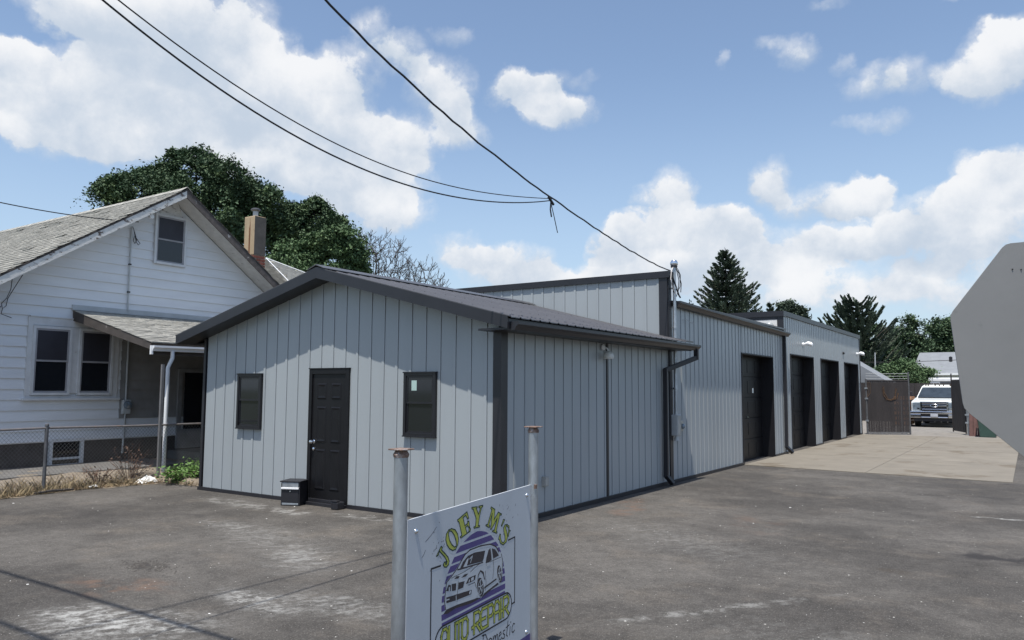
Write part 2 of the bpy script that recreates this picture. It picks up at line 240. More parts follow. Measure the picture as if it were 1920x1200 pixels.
# ------------------------------------------------------------------ mesh helpers
ORG = {}
class MB:
    """collects geometry in world coordinates and links it as ONE mesh object under its parent"""
    def __init__(s): s.v = []; s.f = []
    def add(s, vs, fs):
        n = len(s.v); s.v += [tuple(p) for p in vs]; s.f += [tuple(i+n for i in q) for q in fs]; return s
    def box(s, a, b):
        (x0, y0, z0), (x1, y1, z1) = a, b
        return s.add([(x0, y0, z0), (x1, y0, z0), (x1, y1, z0), (x0, y1, z0), (x0, y0, z1), (x1, y0, z1), (x1, y1, z1), (x0, y1, z1)],
                     [(0, 3, 2, 1), (4, 5, 6, 7), (0, 1, 5, 4), (1, 2, 6, 5), (2, 3, 7, 6), (3, 0, 4, 7)])
    def bar(s, p, q, w, h, upv=(0, 0, 1)):
        """rectangular bar from p to q, w across, h along upv"""
        p, q, u = Vector(p), Vector(q), Vector(upv); d = (q-p).normalized(); sd = d.cross(u).normalized(); u = sd.cross(d)
        o = [sd*(i*w/2)+u*(j*h/2) for i, j in ((-1, -1), (1, -1), (1, 1), (-1, 1))]
        return s.add([p+x for x in o]+[q+x for x in o], [(0, 1, 2, 3), (7, 6, 5, 4), (0, 4, 5, 1), (1, 5, 6, 2), (2, 6, 7, 3), (3, 7, 4, 0)])
    def prism(s, poly, d):
        """closed polygon extruded by vector d"""
        n = len(poly); d = Vector(d)
        return s.add([Vector(p) for p in poly]+[Vector(p)+d for p in poly], [tuple(range(n)), tuple(range(2*n-1, n-1, -1))]+[(i, n+i, n+(i+1) % n, (i+1) % n) for i in range(n)])
    def tube(s, pts, r, n=8, caps=True):
        pts = [Vector(p) for p in pts]; rs = r if isinstance(r, (list, tuple)) else [r]*len(pts); rings = []; ref = None; base = len(s.v)
        for i, p in enumerate(pts):
            t = (pts[min(i+1, len(pts)-1)]-pts[max(i-1, 0)]).normalized()
            if ref is None: ref = Vector((0, 0, 1)) if abs(t.z) < .9 else Vector((1, 0, 0))
            a = (ref-t*ref.dot(t)).normalized(); ref = a; b = t.cross(a)
            for k in range(n):
                an = 2*math.pi*k/n; s.v.append(tuple(p+(a*math.cos(an)+b*math.sin(an))*rs[i]))
        for i in range(len(pts)-1):
            for k in range(n):
                s.f.append((base+i*n+k, base+i*n+(k+1) % n, base+(i+1)*n+(k+1) % n, base+(i+1)*n+k))
        if caps:
            s.f.append(tuple(base+k for k in range(n-1, -1, -1))); s.f.append(tuple(base+(len(pts)-1)*n+k for k in range(n)))
        return s
    def lathe(s, c, prof, n=16, axis='z'):
        """(radius, height) profile turned about an axis through c"""
        c = Vector(c); base = len(s.v)
        for r, h in prof:
            for k in range(n):
                a = 2*math.pi*k/n; x, y = r*math.cos(a), r*math.sin(a)
                s.v.append(tuple(c+(Vector((x, y, h)) if axis == 'z' else Vector((h, x, y)) if axis == 'x' else Vector((y, h, x)))))
        for i in range(len(prof)-1):
            for k in range(n): s.f.append((base+i*n+k, base+i*n+(k+1) % n, base+(i+1)*n+(k+1) % n, base+(i+1)*n+k))
        if prof[0][0] > 1e-5: s.f.append(tuple(base+k for k in range(n-1, -1, -1)))
        if prof[-1][0] > 1e-5: s.f.append(tuple(base+(len(prof)-1)*n+k for k in range(n)))
        return s
    def build(s, name, material, parent=None, smooth=False, bevel=0.0, kind=None):
        me = bpy.data.meshes.new(name); lo = Vector(tuple(min(p[i] for p in s.v) for i in range(3))); hi = Vector(tuple(max(p[i] for p in s.v) for i in range(3)))
        o0 = Vector(((lo.x+hi.x)/2, (lo.y+hi.y)/2, lo.z))
        me.from_pydata([tuple(Vector(p)-o0) for p in s.v], [], s.f); me.update(); me.materials.append(material)
        return link(name, me, o0, parent, smooth, bevel, kind)
def link(name, me, o0, parent=None, smooth=False, bevel=0.0, kind=None):
    o = bpy.data.objects.new(name, me); C.objects.link(o); o.location = o0-(ORG[parent.name] if parent else Vector()); o.parent = parent; ORG[o.name] = Vector(o0)
    if smooth:
        for p in me.polygons: p.use_smooth = True
        try: me.set_sharp_from_angle(angle=R(40))
        except Exception: pass
    if bevel:
        b = o.modifiers.new('bevel', 'BEVEL'); b.width = bevel; b.segments = 2; b.limit_method = 'ANGLE'
    if kind: o['kind'] = kind
    return o
def thing(name, loc, label, cat, group=None):
    o = bpy.data.objects.new(name, None); C.objects.link(o); o.location = loc; o.empty_display_size = .2; ORG[o.name] = Vector(loc); return tag(o, label, cat, group)
def tag(o, label, cat, group=None):
    o['label'] = label; o['category'] = cat
    if group: o['group'] = group
    return o
def struct(o): o['kind'] = 'structure'; return o
def np_mesh(name, V, F, material, parent=None, kind=None, smooth=False):
    V = np.asarray(V, np.float32); F = np.asarray(F, np.int32); k = F.shape[1]; me = bpy.data.meshes.new(name)
    o0 = Vector((float(V[:, 0].mean()), float(V[:, 1].mean()), float(V[:, 2].min()))); V = V-np.array(o0, np.float32)
    me.vertices.add(len(V)); me.vertices.foreach_set('co', V.ravel()); me.loops.add(F.size); me.loops.foreach_set('vertex_index', F.ravel()); me.polygons.add(len(F))
    me.polygons.foreach_set('loop_start', np.arange(0, F.size, k, dtype=np.int32)); me.polygons.foreach_set('loop_total', np.full(len(F), k, np.int32)); me.update(calc_edges=True); me.materials.append(material)
    return link(name, me, o0, parent, smooth, 0, kind)
def share(src, parent, world, rz=0.0, name=None):
    """another object with the same mesh as src, set at a world position under parent"""
    o = src.copy(); o.parent = parent; o.location = Vector(world)-(ORG[parent.name] if parent else Vector()); o.rotation_euler = (0, 0, rz); C.objects.link(o); ORG[o.name] = Vector(world); return o
# ------------------------------------------------------------------ the ground
def sheet(name, poly, z, m): return struct(MB().add([(x, y, z) for x, y in poly], [tuple(range(len(poly)))]).build(name, m))
sheet('far_terrain', [(-600, -300), (600, -300), (600, 1200), (-600, 1200)], -.06, M_LAWN)
sheet('asphalt_lot', [(-13.3, -12), (60, -12), (60, 34), (-13.3, 34)], 0, M_ASPH)
sheet('gravel_yard', [(-5.6, 32.62), (30, 32.62), (30, 62), (-30, 62), (-30, 33.5), (-5.6, 33.5)], .004, M_GRAVEL)
def edge_x(y):
    pts = [(0, -12.3), (3, -12.6), (5.48, -12.89), (6.06, -12.98), (6.66, -13.02), (7.98, -12.76), (8.15, -11.62), (14, -11.58)]
    for (a, xa), (b, xb) in zip(pts, pts[1:]):
        if a <= y <= b: return xa+(xb-xa)*(y-a)/(b-a)
    return pts[-1][1] if y > 14 else pts[0][1]
def bank_z(x, y):
    t = max(0, min(1, (edge_x(y)-x)/1.1)); t = t*t*(3-2*t)
    return .006+(.14-.02*min(1, max(0, (y-6.5)/1.5)))*t+.022*t*math.sin(7.3*x+3*y)*math.cos(5.1*y-2*x)
def dirt_bank():
    V, F = [], []; ys = [i*.1 for i in range(0, 141)]; n = 46
    for y in ys:
        e = edge_x(y)+.07*math.sin(9*y)+.05*math.sin(23*y+1)
        for i in range(n+1):
            x = e-(i/n)**1.5*(e+17.2); V.append((x, y, bank_z(x, y) if i else .005))
    for j in range(len(ys)-1):
        for i in range(n):
            a = j*(n+1)+i; F.append((a, a+n+1, a+n+2, a+1))
    return struct(np_mesh('dirt_bank', V, F, M_DIRT, smooth=True))
dirt_bank()
struct(MB().box((-15.97, 4.0, -.05), (-14.35, 9.6, .155)).build('grey_walk', M_WALK))
apron = struct(bpy.data.objects.new('concrete_apron', None)); C.objects.link(apron); apron.location = (-2.9, 25, 0); ORG[apron.name] = Vector(apron.location)
def y0a(x): return 17.62-.076*(x+5.44)
ya = [None, 21.4, 25.2, 29.0, 32.6]
for (xa, xb) in ((-5.46, -2.905), (-2.895, -.35)):
    for i in range(4):
        p = [(xa, y0a(xa) if i == 0 else ya[i]+.005, -.05), (xb, y0a(xb) if i == 0 else ya[i]+.005, -.05), (xb, ya[i+1]-.005, -.05), (xa, ya[i+1]-.005, -.05)]
        MB().prism(p, (0, 0, .062+.002*((i*7) % 3))).build('concrete_slab', M_CONC, apron)

# ------------------------------------------------------------------ steel siding
GAP, BW, BH, PW = .0045, .046, .0155, .2513
def panel_mb(u0, u1, zlo, ztop, place, bat_at_end=True):
    """one steel board: flat pan plus a raised batten. ztop(u) gives the top; place(u, depth, z) maps to the world"""
    m = MB(); lo, hi = u0+GAP, u1
    bl, bh_ = (max(lo, hi-BW), hi) if bat_at_end else (lo, min(hi, lo+BW))
    def slab(a, b, d):
        if b-a < .004: return
        q = [place(a, 0, zlo), place(b, 0, zlo), place(b, 0, ztop(b)), place(a, 0, ztop(a)), place(a, d, zlo), place(b, d, zlo), place(b, d, ztop(b)), place(a, d, ztop(a))]
        m.add(q, [(4, 5, 6, 7), (0, 4, 7, 3), (1, 2, 6, 5), (3, 7, 6, 2), (0, 1, 5, 4)])
    if bat_at_end: slab(lo, bl, .006)
    else: slab(bh_, hi, .006)
    slab(bl, bh_, BH); return m
FX = lambda Y: (lambda u, d, z: (u, Y-d, z))       # boards of a wall that faces the street (-Y)
SX = lambda X: (lambda u, d, z: (X+d, u, z))       # boards of a wall that faces the drive (+X)

# ------------------------------------------------------------------ the gabled office
ox0, ox1, oy0, oy1 = -11.49, -5.48, 7.92, 13.28
RZ, RS_ = 3.41, .2566
def rz(x): return RZ-RS_*abs(x+8.5)
office = thing('office_building', (-8.5, 7.92, 0), 'small gabled office in light grey vertical siding with charcoal trim and a black door', 'building')
MB().prism([(ox0+.03, oy0+.012, 0), (ox1-.03, oy0+.012, 0), (ox1-.03, oy0+.012, rz(ox1)-.06), (-8.5, oy0+.012, RZ-.06), (ox0+.03, oy0+.012, rz(ox0)-.06)], (0, oy1-oy0-.012, 0)).build('wall_core', M_CORE, office)
x = -11.206-PW
ftop = lambda u: rz(u)-.115
while x < ox1-.03:
    a, b = max(x, ox0+.02), min(x+PW, ox1-.02)
    DOORL, DOORR = -8.925, -8.095
    if b > a+.03:
        if a < -8.5 < b: # ridge board
            m = panel_mb(a, -8.5, 1.975, ftop, FX(oy0), False); m.v = []; m.f = []; ra = lambda u: ftop(u)
            def half(p, q, d): m.prism([(p, oy0-d, 1.975), (q, oy0-d, 1.975), (q, oy0-d, ftop(q)), (p, oy0-d, ftop(p))], (0, d, 0))
            half(a+GAP, -8.5, .006); half(-8.5, b-BW, .006); half(b-BW, b, BH); panel_mb_ = MB(); m.add(panel_mb_.v, panel_mb_.f)
        elif min(b, DOORR)-max(a, DOORL) > .04:
            m = panel_mb(a, b, 1.975, ftop, FX(oy0)); lo_ = (lambda u: 1.975)
            if a < DOORL-.05: q_ = panel_mb(a, DOORL, .05, lo_, FX(oy0), False); m.add([(p[0], max(p[1], oy0-.006), p[2]) for p in q_.v], q_.f)
            if b > DOORR+.05: q_ = panel_mb(DOORR, b, .05, lo_, FX(oy0)); m.add(q_.v, q_.f)
        else: m = panel_mb(a, b, .05, ftop, FX(oy0))
        m.build('wall_panel', M_PANEL, office)
    x += PW
side_bounds = [8.01+.0]+[8.211+.2513*i for i in range(0, 11)]
src = None
y = 8.211-PW
while y < 13.26:
    a, b = max(y, 7.96), min(y+PW, 13.27)
    if b-a > PW-.002 and src: share(src, office, (ORG[src.name].x, a+GAP/2+PW/2, ORG[src.name].z))
    elif b > a+.03:
        o = panel_mb(a, b, .05, lambda u: 2.45, SX(ox1), False).build('wall_panel', M_PANEL, office)
        if b-a > PW-.002: src = o
    y += PW
# trim
MB().box((-5.575, oy0-.028, .0), (-5.452, oy0+.0, 2.46)).box((-5.48, oy0+.0, 0), (-5.452, oy0+.12, 2.44)).build('corner_trim', M_TRIM, office)
MB().box((-11.535, oy0-.028, .0), (-11.478, oy0+.10, 2.5)).build('corner_trim', M_TRIM, office)
MB().box((-5.478, 10.78, .05), (-5.452, 10.84, 2.43)).build('seam_trim', M_TRIM, office)
MB().box((-11.56, oy0-.036, -.02), (-8.95, oy0+.0, .055)).build('base_trim', M_TRIM, office); MB().box((-8.08, oy0-.036, -.02), (-5.44, oy0+.0, .055)).build('base_trim', M_TRIM, office)
MB().box((-5.48, oy0+.001, -.02), (-5.443, 13.28, .06)).build('base_trim', M_TRIM, office)
# roof: boxed rakes, ribbed sheets, ridge cap, gutter
RY0, RY1 = 7.60, 13.28
XL, XR = -11.88, -5.15
for (xa, xb) in ((XL, -8.5), (-8.5, XR)):
    MB().prism([(xa, RY0-.018, rz(xa)-.135), (xb, RY0-.018, rz(xb)-.135), (xb, RY0-.018, rz(xb)+.012), (xa, RY0-.018, rz(xa)+.012)], (0, .02, 0)).build('rake_fascia', M_TRIM, office)
    MB().prism([(xa+.01, RY0+.004, rz(xa)-.128), (xb-.01, RY0+.004, rz(xb)-.128), (xb-.01, RY0+.004, rz(xb)-.108), (xa+.01, RY0+.004, rz(xa)-.108)], (0, .33, 0)).build('rake_soffit', M_TRIM, office)
MB().box((-5.60, RY0+.004, 2.405), (-5.155, oy0+.03, 2.43)).build('eave_return', M_TRIM, office)
MB().box((-5.478, oy0+.032, 2.405), (-5.155, 13.6, 2.425)).build('eave_soffit', M_TRIM, office)
MB().box((XL+.01, oy0, rz(XL)-.13), (ox0, oy1, rz(XL)-.11)).build('eave_soffit', M_TRIM, office)
MB().box((-5.168, RY0+.005, 2.40), (-5.148, 13.62, 2.535)).build('eave_fascia', M_TRIM, office)
MB().box((XL-.005, RY0+.005, 2.415), (XL+.015, oy1, 2.535)).build('eave_fascia', M_TRIM, office)
def roof_sheet(side, ya, yb):
    """ribbed steel roofing sheet running from ridge to eave"""
    prof = []; n = max(1, round((yb-ya)/.2286)); st = (yb-ya)/n
    for i in range(n):
        y_ = ya+i*st
        prof += [(y_, .013), (y_+.018, .013), (y_+.038, .002), (y_+.10, .002), (y_+.106, .004), (y_+.118, .004), (y_+.124, .002), (y_+st-.020, .002)]
    prof.append((yb, .013)); xe = (XR+.03) if side > 0 else (XL-.03)
    V = []; k = len(prof)
    for (X, dz) in ((-8.5, 0), (xe, 0), (-8.5, -.012), (xe, -.012)):
        V += [(X, y_, rz(X)+.012+h+dz) for y_, h in prof]
    F = [(i, i+1, k+i+1, k+i) for i in range(k-1)]+[(2*k+i, 3*k+i, 3*k+i+1, 2*k+i+1) for i in range(k-1)]+[(k+i, k+i+1, 3*k+i+1, 3*k+i) for i in range(k-1)]+[(0, k, 3*k, 2*k), (k-1, 3*k-1, 4*k-1, 2*k-1)]
    return MB().add(V, F)
ys = [7.585+i*.9144 for i in range(7)]
for i in range(7):
    yb = ys[i+1] if i < 6 else 13.275
    roof_sheet(-1, ys[i]+.001, yb-.001).build('roof_sheet', M_ROOFM, office)
    roof_sheet(1, ys[i]+.001, yb-.001).build('roof_sheet', M_ROOFM, office)
V = []
MB().prism([(-5.48+.03, 13.277, rz(-5.45)-.0), (XR+.03, 13.277, rz(XR)+.0), (XR+.03, 13.277, rz(XR)+.03), (-5.45, 13.277, rz(-5.45)+.03)], (0, .36, 0)).build('roof_sheet', M_ROOFM, office)
MB().prism([(-8.68, 7.57, rz(-8.68)+.034), (-8.5, 7.57, RZ+.05), (-8.32, 7.57, rz(-8.32)+.034), (-8.32, 7.57, rz(-8.32)+.044), (-8.5, 7.57, RZ+.066), (-8.68, 7.57, rz(-8.68)+.044)], (0, 5.7, 0)).build('ridge_cap', M_ROOFM, office)
m = MB()
for X in (-5.30, -5.9, -6.9):
    for i in range(25):
        yy = 7.66+i*.2286
        if yy < 13.2: m.lathe((X, yy, rz(X)+.028), [(.006, 0), (.006, .004), (.003, .006)], 6)
m.build('roof_screws', M_BPLAST, office, kind='stuff')
def gutter(ya, za, yb, zb, x0, mat_, parent, w=.115, h=.10):
    P = [(0, 0), (0, -h), (w*.55, -h), (w*.72, -h*.62), (w, -h*.35), (w, 0), (w-.012, 0), (w-.012, -h*.3), (w*.66, -h*.55), (w*.5, -h+.012), (.01, -h+.012), (.01, 0)]
    m = MB(); k = len(P); V = [(x0+a, ya, za+b) for a, b in P]+[(x0+a, yb, zb+b) for a, b in P]
    m.add(V, [(i, (i+1) % k, k+(i+1) % k, k+i) for i in range(k)])
    for yy, zz, e in ((ya, za, -.004), (yb, zb, .004)): m.prism([(x0, yy, zz), (x0, yy, zz-h), (x0+w*.55, yy, zz-h), (x0+w*.72, yy, zz-h*.62), (x0+w, yy, zz-h*.35), (x0+w, yy, zz)], (0, e, 0))
    return m.build('gutter', mat_, parent)
gutter(7.64, 2.50, 13.80, 2.515, -5.146, M_TRIM, office)
def downspout(pts, w, d, mat_, parent, name='downspout', r=None):
    m = MB()
    for a, b in zip(pts, pts[1:]):
        a, b = Vector(a), Vector(b); e = (b-a).normalized()*.018
        m.bar(a-e, b+e, w, d, (1, 0, .01) if abs((b-a).normalized().z) > .3 else (0, 0, 1))
    return m.build(name, mat_, parent, bevel=.006)
downspout([(-5.09, 13.70, 2.42), (-5.09, 13.70, 2.28), (-5.395, 12.97, 2.04), (-5.395, 12.955, .18), (-5.33, 13.06, .05)], .062, .082, M_TRIM, office)
# entrance door
MB().box((-8.925, oy0-.034, 0.0), (-8.86, oy0+.01, 1.97)).box((-8.16, oy0-.034, 0.0), (-8.092, oy0+.01, 1.97)).box((-8.86, oy0-.034, 1.895), (-8.16, oy0+.01, 1.97)).box((-8.935, oy0-.042, 1.97), (-8.08, oy0+.01, 1.985)).build('door_frame', M_DOOR, office, bevel=.003)
door = MB().box((-8.858, oy0-.012, .09), (-8.162, oy0+.004, 1.893)).build('entrance_door', M_DOOR, office)
for (xa, xb) in ((-8.76, -8.56), (-8.46, -8.26)):
    for (za, zb) in ((.22, .80), (.90, 1.42), (1.53, 1.76)):
        f0 = oy0-.012; m = MB()
        o4 = [(xa, za), (xb, za), (xb, zb), (xa, zb)]; i4 = [(xa+.018, za+.018), (xb-.018, za+.018), (xb-.018, zb-.018), (xa+.018, zb-.018)]; c4 = [(xa+.045, za+.045), (xb-.045, za+.045), (xb-.045, zb-.045), (xa+.045, zb-.045)]
        V = [(px, f0-.0015, pz) for px, pz in o4]+[(px, f0-.011, pz) for px, pz in i4]+[(px, f0-.004, pz) for px, pz in i4[:]]
        V = [(px, f0-.001, pz) for px, pz in o4]+[(px, f0-.012, pz) for px, pz in i4]+[(px, f0-.006, pz) for px, pz in c4]
        m.add(V, [(a, (a+1) % 4, 4+(a+1) % 4, 4+a) for a in range(4)]+[(4+a, 4+(a+1) % 4, 8+(a+1) % 4, 8+a) for a in range(4)]+[(8, 9, 10, 11)]).build('raised_panel', M_DOOR, door)
MB().lathe((-8.805, oy0-.012, .905), [(.028, 0), (.028, -.006), (.012, -.012), (.012, -.04), (.026, -.05), (.03, -.062), (.022, -.078), (0, -.082)], 14, 'y').build('door_knob', M_CHROME, door, smooth=True)
MB().lathe((-8.805, oy0-.012, .80), [(.024, 0), (.024, -.012), (.014, -.02), (0, -.02)], 14, 'y').build('deadbolt', M_CHROME, door, smooth=True)
MB().box((-8.93, oy0-.11, -.01), (-8.09, oy0+.0, .045)).box((-8.86, oy0-.05, .045), (-8.16, oy0+.0, .088)).build('threshold', M_TRIM, office, bevel=.005)
def sash_window(x0, x1, z0, z1, label):
    w = MB(); f = .042; F0 = oy0-.058
    for a, b in (((x0, F0, z0), (x0+f, oy0+.004, z1)), ((x1-f, F0, z0), (x1, oy0+.004, z1)), ((x0+f, F0, z0), (x1-f, oy0+.004, z0+f)), ((x0+f, F0, z1-f), (x1-f, oy0+.004, z1)), ((x0-.008, F0-.012, z1-.006), (x1+.008, oy0+.004, z1+.012)), ((x0-.006, F0-.01, z0-.012), (x1+.006, oy0+.004, z0+.004))): w.box(a, b)
    wo = w.build('window', M_WFRAME, office, bevel=.003); wo['label'] = label
    zm = (z0+z1)/2+.02; a, b = x0+f, x1-f
    for (za, zb, yy) in ((zm-.012, z1-f, oy0-.046), (z0+f, zm+.012, oy0-.036)):
        s = .026; q = MB()
        for c, d in (((a, yy, za), (a+s, oy0-.012, zb)), ((b-s, yy, za), (b, oy0-.012, zb)), ((a+s, yy, za), (b-s, oy0-.012, za+s)), ((a+s, yy, zb-s), (b-s, oy0-.012, zb))): q.box(c, d)
        q.build('sash', M_WFRAME, wo); MB().box((a+s, yy+.008, za+s), (b-s, yy+.012, zb-s)).build('pane', M_GLASSD, wo)
    return wo
wl = sash_window(-10.585, -10.005, 1.05, 1.905, 'left black window of the office, between the corner and the door')
wr = sash_window(-7.035, -6.48, 1.06, 1.905, 'right black window of the office, with a pale sticker on its glass')
MB().box((-6.905, oy0-.0395, 1.665), (-6.815, oy0-.0385, 1.80)).build('sticker', M_STICK, wr)


# ------------------------------------------------------------------ middle garage with the tall front wall
PY, PZ = 13.30, 3.86
mid = thing('garage_building', (-8.5, 13.3, 0), 'middle grey garage, its tall front wall above the office roof, with one garage door', 'building')
WX = -5.48
MB().box((-13.9, PY+.012, 0), (WX-.03, PY+.14, PZ-.1)).box((-13.9, PY+.14, 0), (-5.85, 21.3, 3.16)).box((-5.85, PY+.14, 0), (WX-.03, 17.60, 3.16)).box((-5.85, 17.60, 2.55), (WX-.03, 20.19, 3.16)).box((-5.85, 20.19, 0), (WX-.03, 21.3, 3.16)).build('wall_core', M_CORE, mid)
x = -5.633-PW; s = None
while x > -13.9:
    if s: share(s, mid, (x+GAP/2+PW/2, ORG[s.name].y, ORG[s.name].z))
    else: s = panel_mb(x, x+PW, 2.2, lambda u: PZ-.02, FX(PY)).build('wall_panel', M_PANEL, mid)
    x -= PW
MB().box((-5.632, PY-.028, 2.2), (-5.47, PY, PZ-.11)).box((-5.478, PY, 0), (-5.452, PY+.14, PZ-.11)).build('corner_trim', M_TRIM, mid)
MB().box((-13.95, PY-.05, PZ-.11), (-5.43, PY+.20, PZ+.012)).build('parapet_cap', M_TRIM, mid)
g0, g1 = 17.62, 20.17
y = 13.683-.2345; PS = .2345; s = None; s2 = None
while y < 21.2:
    a, b = max(y, PY+.145), min(y+PS, 21.27)
    if a < g1 and b > g0:
        if a < g0-.04: panel_mb(a, g0-.03, .05, lambda u: 3.24, SX(WX), False).build('wall_panel', M_PANEL, mid)
        if b > g1+.04: panel_mb(g1+.03, b, .05, lambda u: 3.24, SX(WX), False).build('wall_panel', M_PANEL, mid)
        a2, b2 = max(a, g0-.03), min(b, g1+.03)
        panel_mb(a2, b2, 2.55, lambda u: 3.24, SX(WX), False).build('wall_panel', M_PANEL, mid)
    elif s and b-a > PS-.002: share(s, mid, (ORG[s.name].x, a+GAP/2+PS/2, ORG[s.name].z))
    elif b-a > .02:
        o = panel_mb(a, b, .05, lambda u: 3.24, SX(WX), False).build('wall_panel', M_PANEL, mid)
        if b-a > PS-.002: s = o
    y += PS
MB().box((WX, PY+.145, -.02), (WX+.036, g0-.03, .06)).build('base_trim', M_TRIM, mid); MB().box((WX, g1+.03, -.02), (WX+.036, 21.29, .06)).build('base_trim', M_TRIM, mid)
MB().prism([(-13.9, PY+.21, 3.72), (-5.40, PY+.21, 3.30), (-5.40, PY+.21, 3.345), (-13.9, PY+.21, 3.765)], (0, 7.86, 0)).build('roof_sheet', M_ROOFM, mid)
gutter(13.53, 3.335, 21.46, 3.235, -5.458, M_TRIM, mid, .148, .105)
downspout([(-5.41, 21.17, 3.16), (-5.41, 21.17, 3.06), (-5.41, 21.14, .2), (-5.30, 21.25, .06)], .07, .08, M_TRIM, mid)
def garage_door(parent, ya, yb, zt, rec=.30, handle=True):
    """recessed overhead door: dark liners, five horizontal sections"""
    MB().box((WX-rec, ya-.03, 0), (WX+.026, ya, zt+.03)).build('door_jamb', M_JAMB, parent)
    MB().box((WX-rec, yb, 0), (WX+.026, yb+.03, zt+.03)).build('door_jamb', M_JAMB, parent)
    MB().box((WX-rec, ya, zt), (WX+.026, yb, zt+.03)).build('door_head', M_JAMB, parent)
    d = MB().box((WX-rec-.05, ya, .0), (WX-rec-.012, yb, zt)).build('garage_door', M_DOOR, parent)
    n = 5; h = zt/n
    for i in range(n):
        m = MB().box((WX-rec-.012, ya+.012, i*h+.008), (WX-rec+.012, yb-.012, (i+1)*h-.008))
        for j in range(4):
            w = (yb-ya)/4; m.box((WX-rec+.012, ya+j*w+.09, i*h+.10), (WX-rec+.020, ya+(j+1)*w-.09, (i+1)*h-.10))
        m.build('door_section', M_DOOR, d, bevel=.004)
    if handle:
        MB().box((WX-rec+.02, (ya+yb)/2-.05, 1.02), (WX-rec+.045, (ya+yb)/2+.05, 1.05)).build('door_handle', M_CHROME, d)
    return d
gd = garage_door(mid, g0, g1, 2.52)
MB().box((WX-.30+.021, 19.35, 1.62), (WX-.30+.023, 19.45, 1.74)).build('paper_notice', M_PAPER, gd)

# ------------------------------------------------------------------ far garage
far = thing('garage_building', (-8.5, 21.3, 0), 'far flat-topped grey garage with three black garage doors along the concrete', 'building')
TZ = 3.80; ops = [(21.99, 24.67), (25.71, 28.38), (29.41, 32.02)]; DZ = 2.67
core = MB().box((-14, 21.32, 0), (-5.85, 32.44, TZ-.1)).box((-5.85, 21.32, DZ+.04), (WX-.03, 32.44, TZ-.1))
seg = [21.32]+[v for o in ops for v in o]+[32.44]
for a, b in zip(seg[0::2], seg[1::2]): core.box((-5.85, a if a == 21.32 else a+.03, 0), (WX-.03, b if b == 32.44 else b-.03, DZ+.04))
core.build('wall_core', M_CORE, far)
m = MB(); y = 21.32; PS = .2345
while y < 32.4:
    a, b = y, min(y+PS, 32.44); parts = []
    cuts = [(o[0]-.03, o[1]+.03) for o in ops]; lo = [(a, b)]
    for c0, c1 in cuts:
        nl = []
        for (p, q) in lo:
            if q <= c0 or p >= c1: nl.append((p, q))
            else:
                if p < c0: nl.append((p, c0))
                if q > c1: nl.append((c1, q))
        lo = nl
    full = len(lo) == 1 and lo[0] == (a, b)
    if full: q = panel_mb(a, b, .05, lambda u: TZ-.02, SX(WX), False); m.add(q.v, q.f)
    else:
        for (p, q2) in lo:
            if q2-p > .02: q = panel_mb(p, q2, .05, lambda u: DZ+.03, SX(WX), False); m.add(q.v, q.f)
        q = panel_mb(a, b, DZ+.03, lambda u: TZ-.02, SX(WX), False); m.add(q.v, q.f)
    y += PS
m.build('ribbed_siding', M_PANEL, far, kind='stuff')
for a, b in zip(seg[0::2], seg[1::2]): MB().box((WX, a if a == 21.32 else a+.03, -.02), (WX+.036, b if b == 32.44 else b-.03, .06)).build('base_trim', M_TRIM, far)
MB().box((-14.05, 21.24, TZ-.12), (WX+.05, 21.46, TZ+.03)).box((WX-.20, 21.46, TZ-.10), (WX+.05, 32.5, TZ+.03)).build('parapet_cap', M_TRIM, far)
MB().box((-14, 21.27, 3.60), (-5.62, 21.316, TZ-.12)).box((-5.61, 21.27, 3.2), (WX+.03, 21.316, TZ-.12)).build('fascia_board', M_TRIM, far)
MB().box((-14, 21.275, 3.15), (-5.62, 21.318, 3.60)).build('white_block_wall', mat('white_painted_block', (.62, .62, .61), .8, 0, .08, 5, bump=.2, alt=(.4, .4, .39), altamt=-.03, altscale=7), far)
MB().box((WX-.02, 32.44, 0), (WX+.03, 32.50, TZ-.10)).build('corner_trim', M_TRIM, far)
MB().lathe((-5.80, 21.16, 3.40), [(.12, 0), (.117, .05), (.095, .10), (.055, .125), (0, .135)], 18).box((-5.95, 21.14, 3.30), (-5.91, 21.26, 3.40)).build('roof_vent_dome', mat('milky_dome', (.34, .36, .37), .35, 0, .1), far, smooth=True)
for i, (a, b) in enumerate(ops):
    d = garage_door(far, a, b, DZ, .30, handle=i != 1)
    if i == 1:
        MB().box((WX-.30+.021, 26.15, 1.38), (WX-.30+.024, 26.42, 1.74)).build('paper_notice', M_PAPER, d)
        MB().box((WX-.30+.021, 26.75, 1.38), (WX-.30+.024, 26.9, 1.70)).build('paper_notice', M_PAPER, d)
        MB().box((WX-.30+.021, 26.15, 1.12), (WX-.30+.024, 26.4, 1.2)).build('paper_notice', M_PAPER, d)
def floodlight(y, z, label):
    t = thing('floodlight', (WX, y, z), label, 'light', 'floodlights over the garage doors')
    MB().lathe((WX+.006, y, z), [(.055, 0), (.055, .035), (.02, .045), (.02, .09)], 12, 'x').build('wall_mount', M_LED, t)
    m = MB(); m.tube([(WX+.05, y, z), (WX+.10, y, z+.01), (WX+.15, y, z+.025), (WX+.23, y, z-.005), (WX+.27, y, z-.03)], [.028, .046, .062, .068, .04], 12); m.build('lamp_head', M_LED, t, smooth=True)
    MB().lathe((WX+.27, y, z-.032), [(.05, 0), (.03, .012), (0, .015)], 12, 'x').build('lens', M_WHITEM, t)
floodlight(23.45, 3.03, 'white floodlight above the first of the far garage doors')
floodlight(31.9, 3.09, 'white floodlight at the far end of the garage row')
MB().lathe((WX+.005, 29.28, 3.01), [(.05, 0), (.05, .04), (.02, .06)], 10, 'x').build('wall_sensor', M_BPLAST, far)
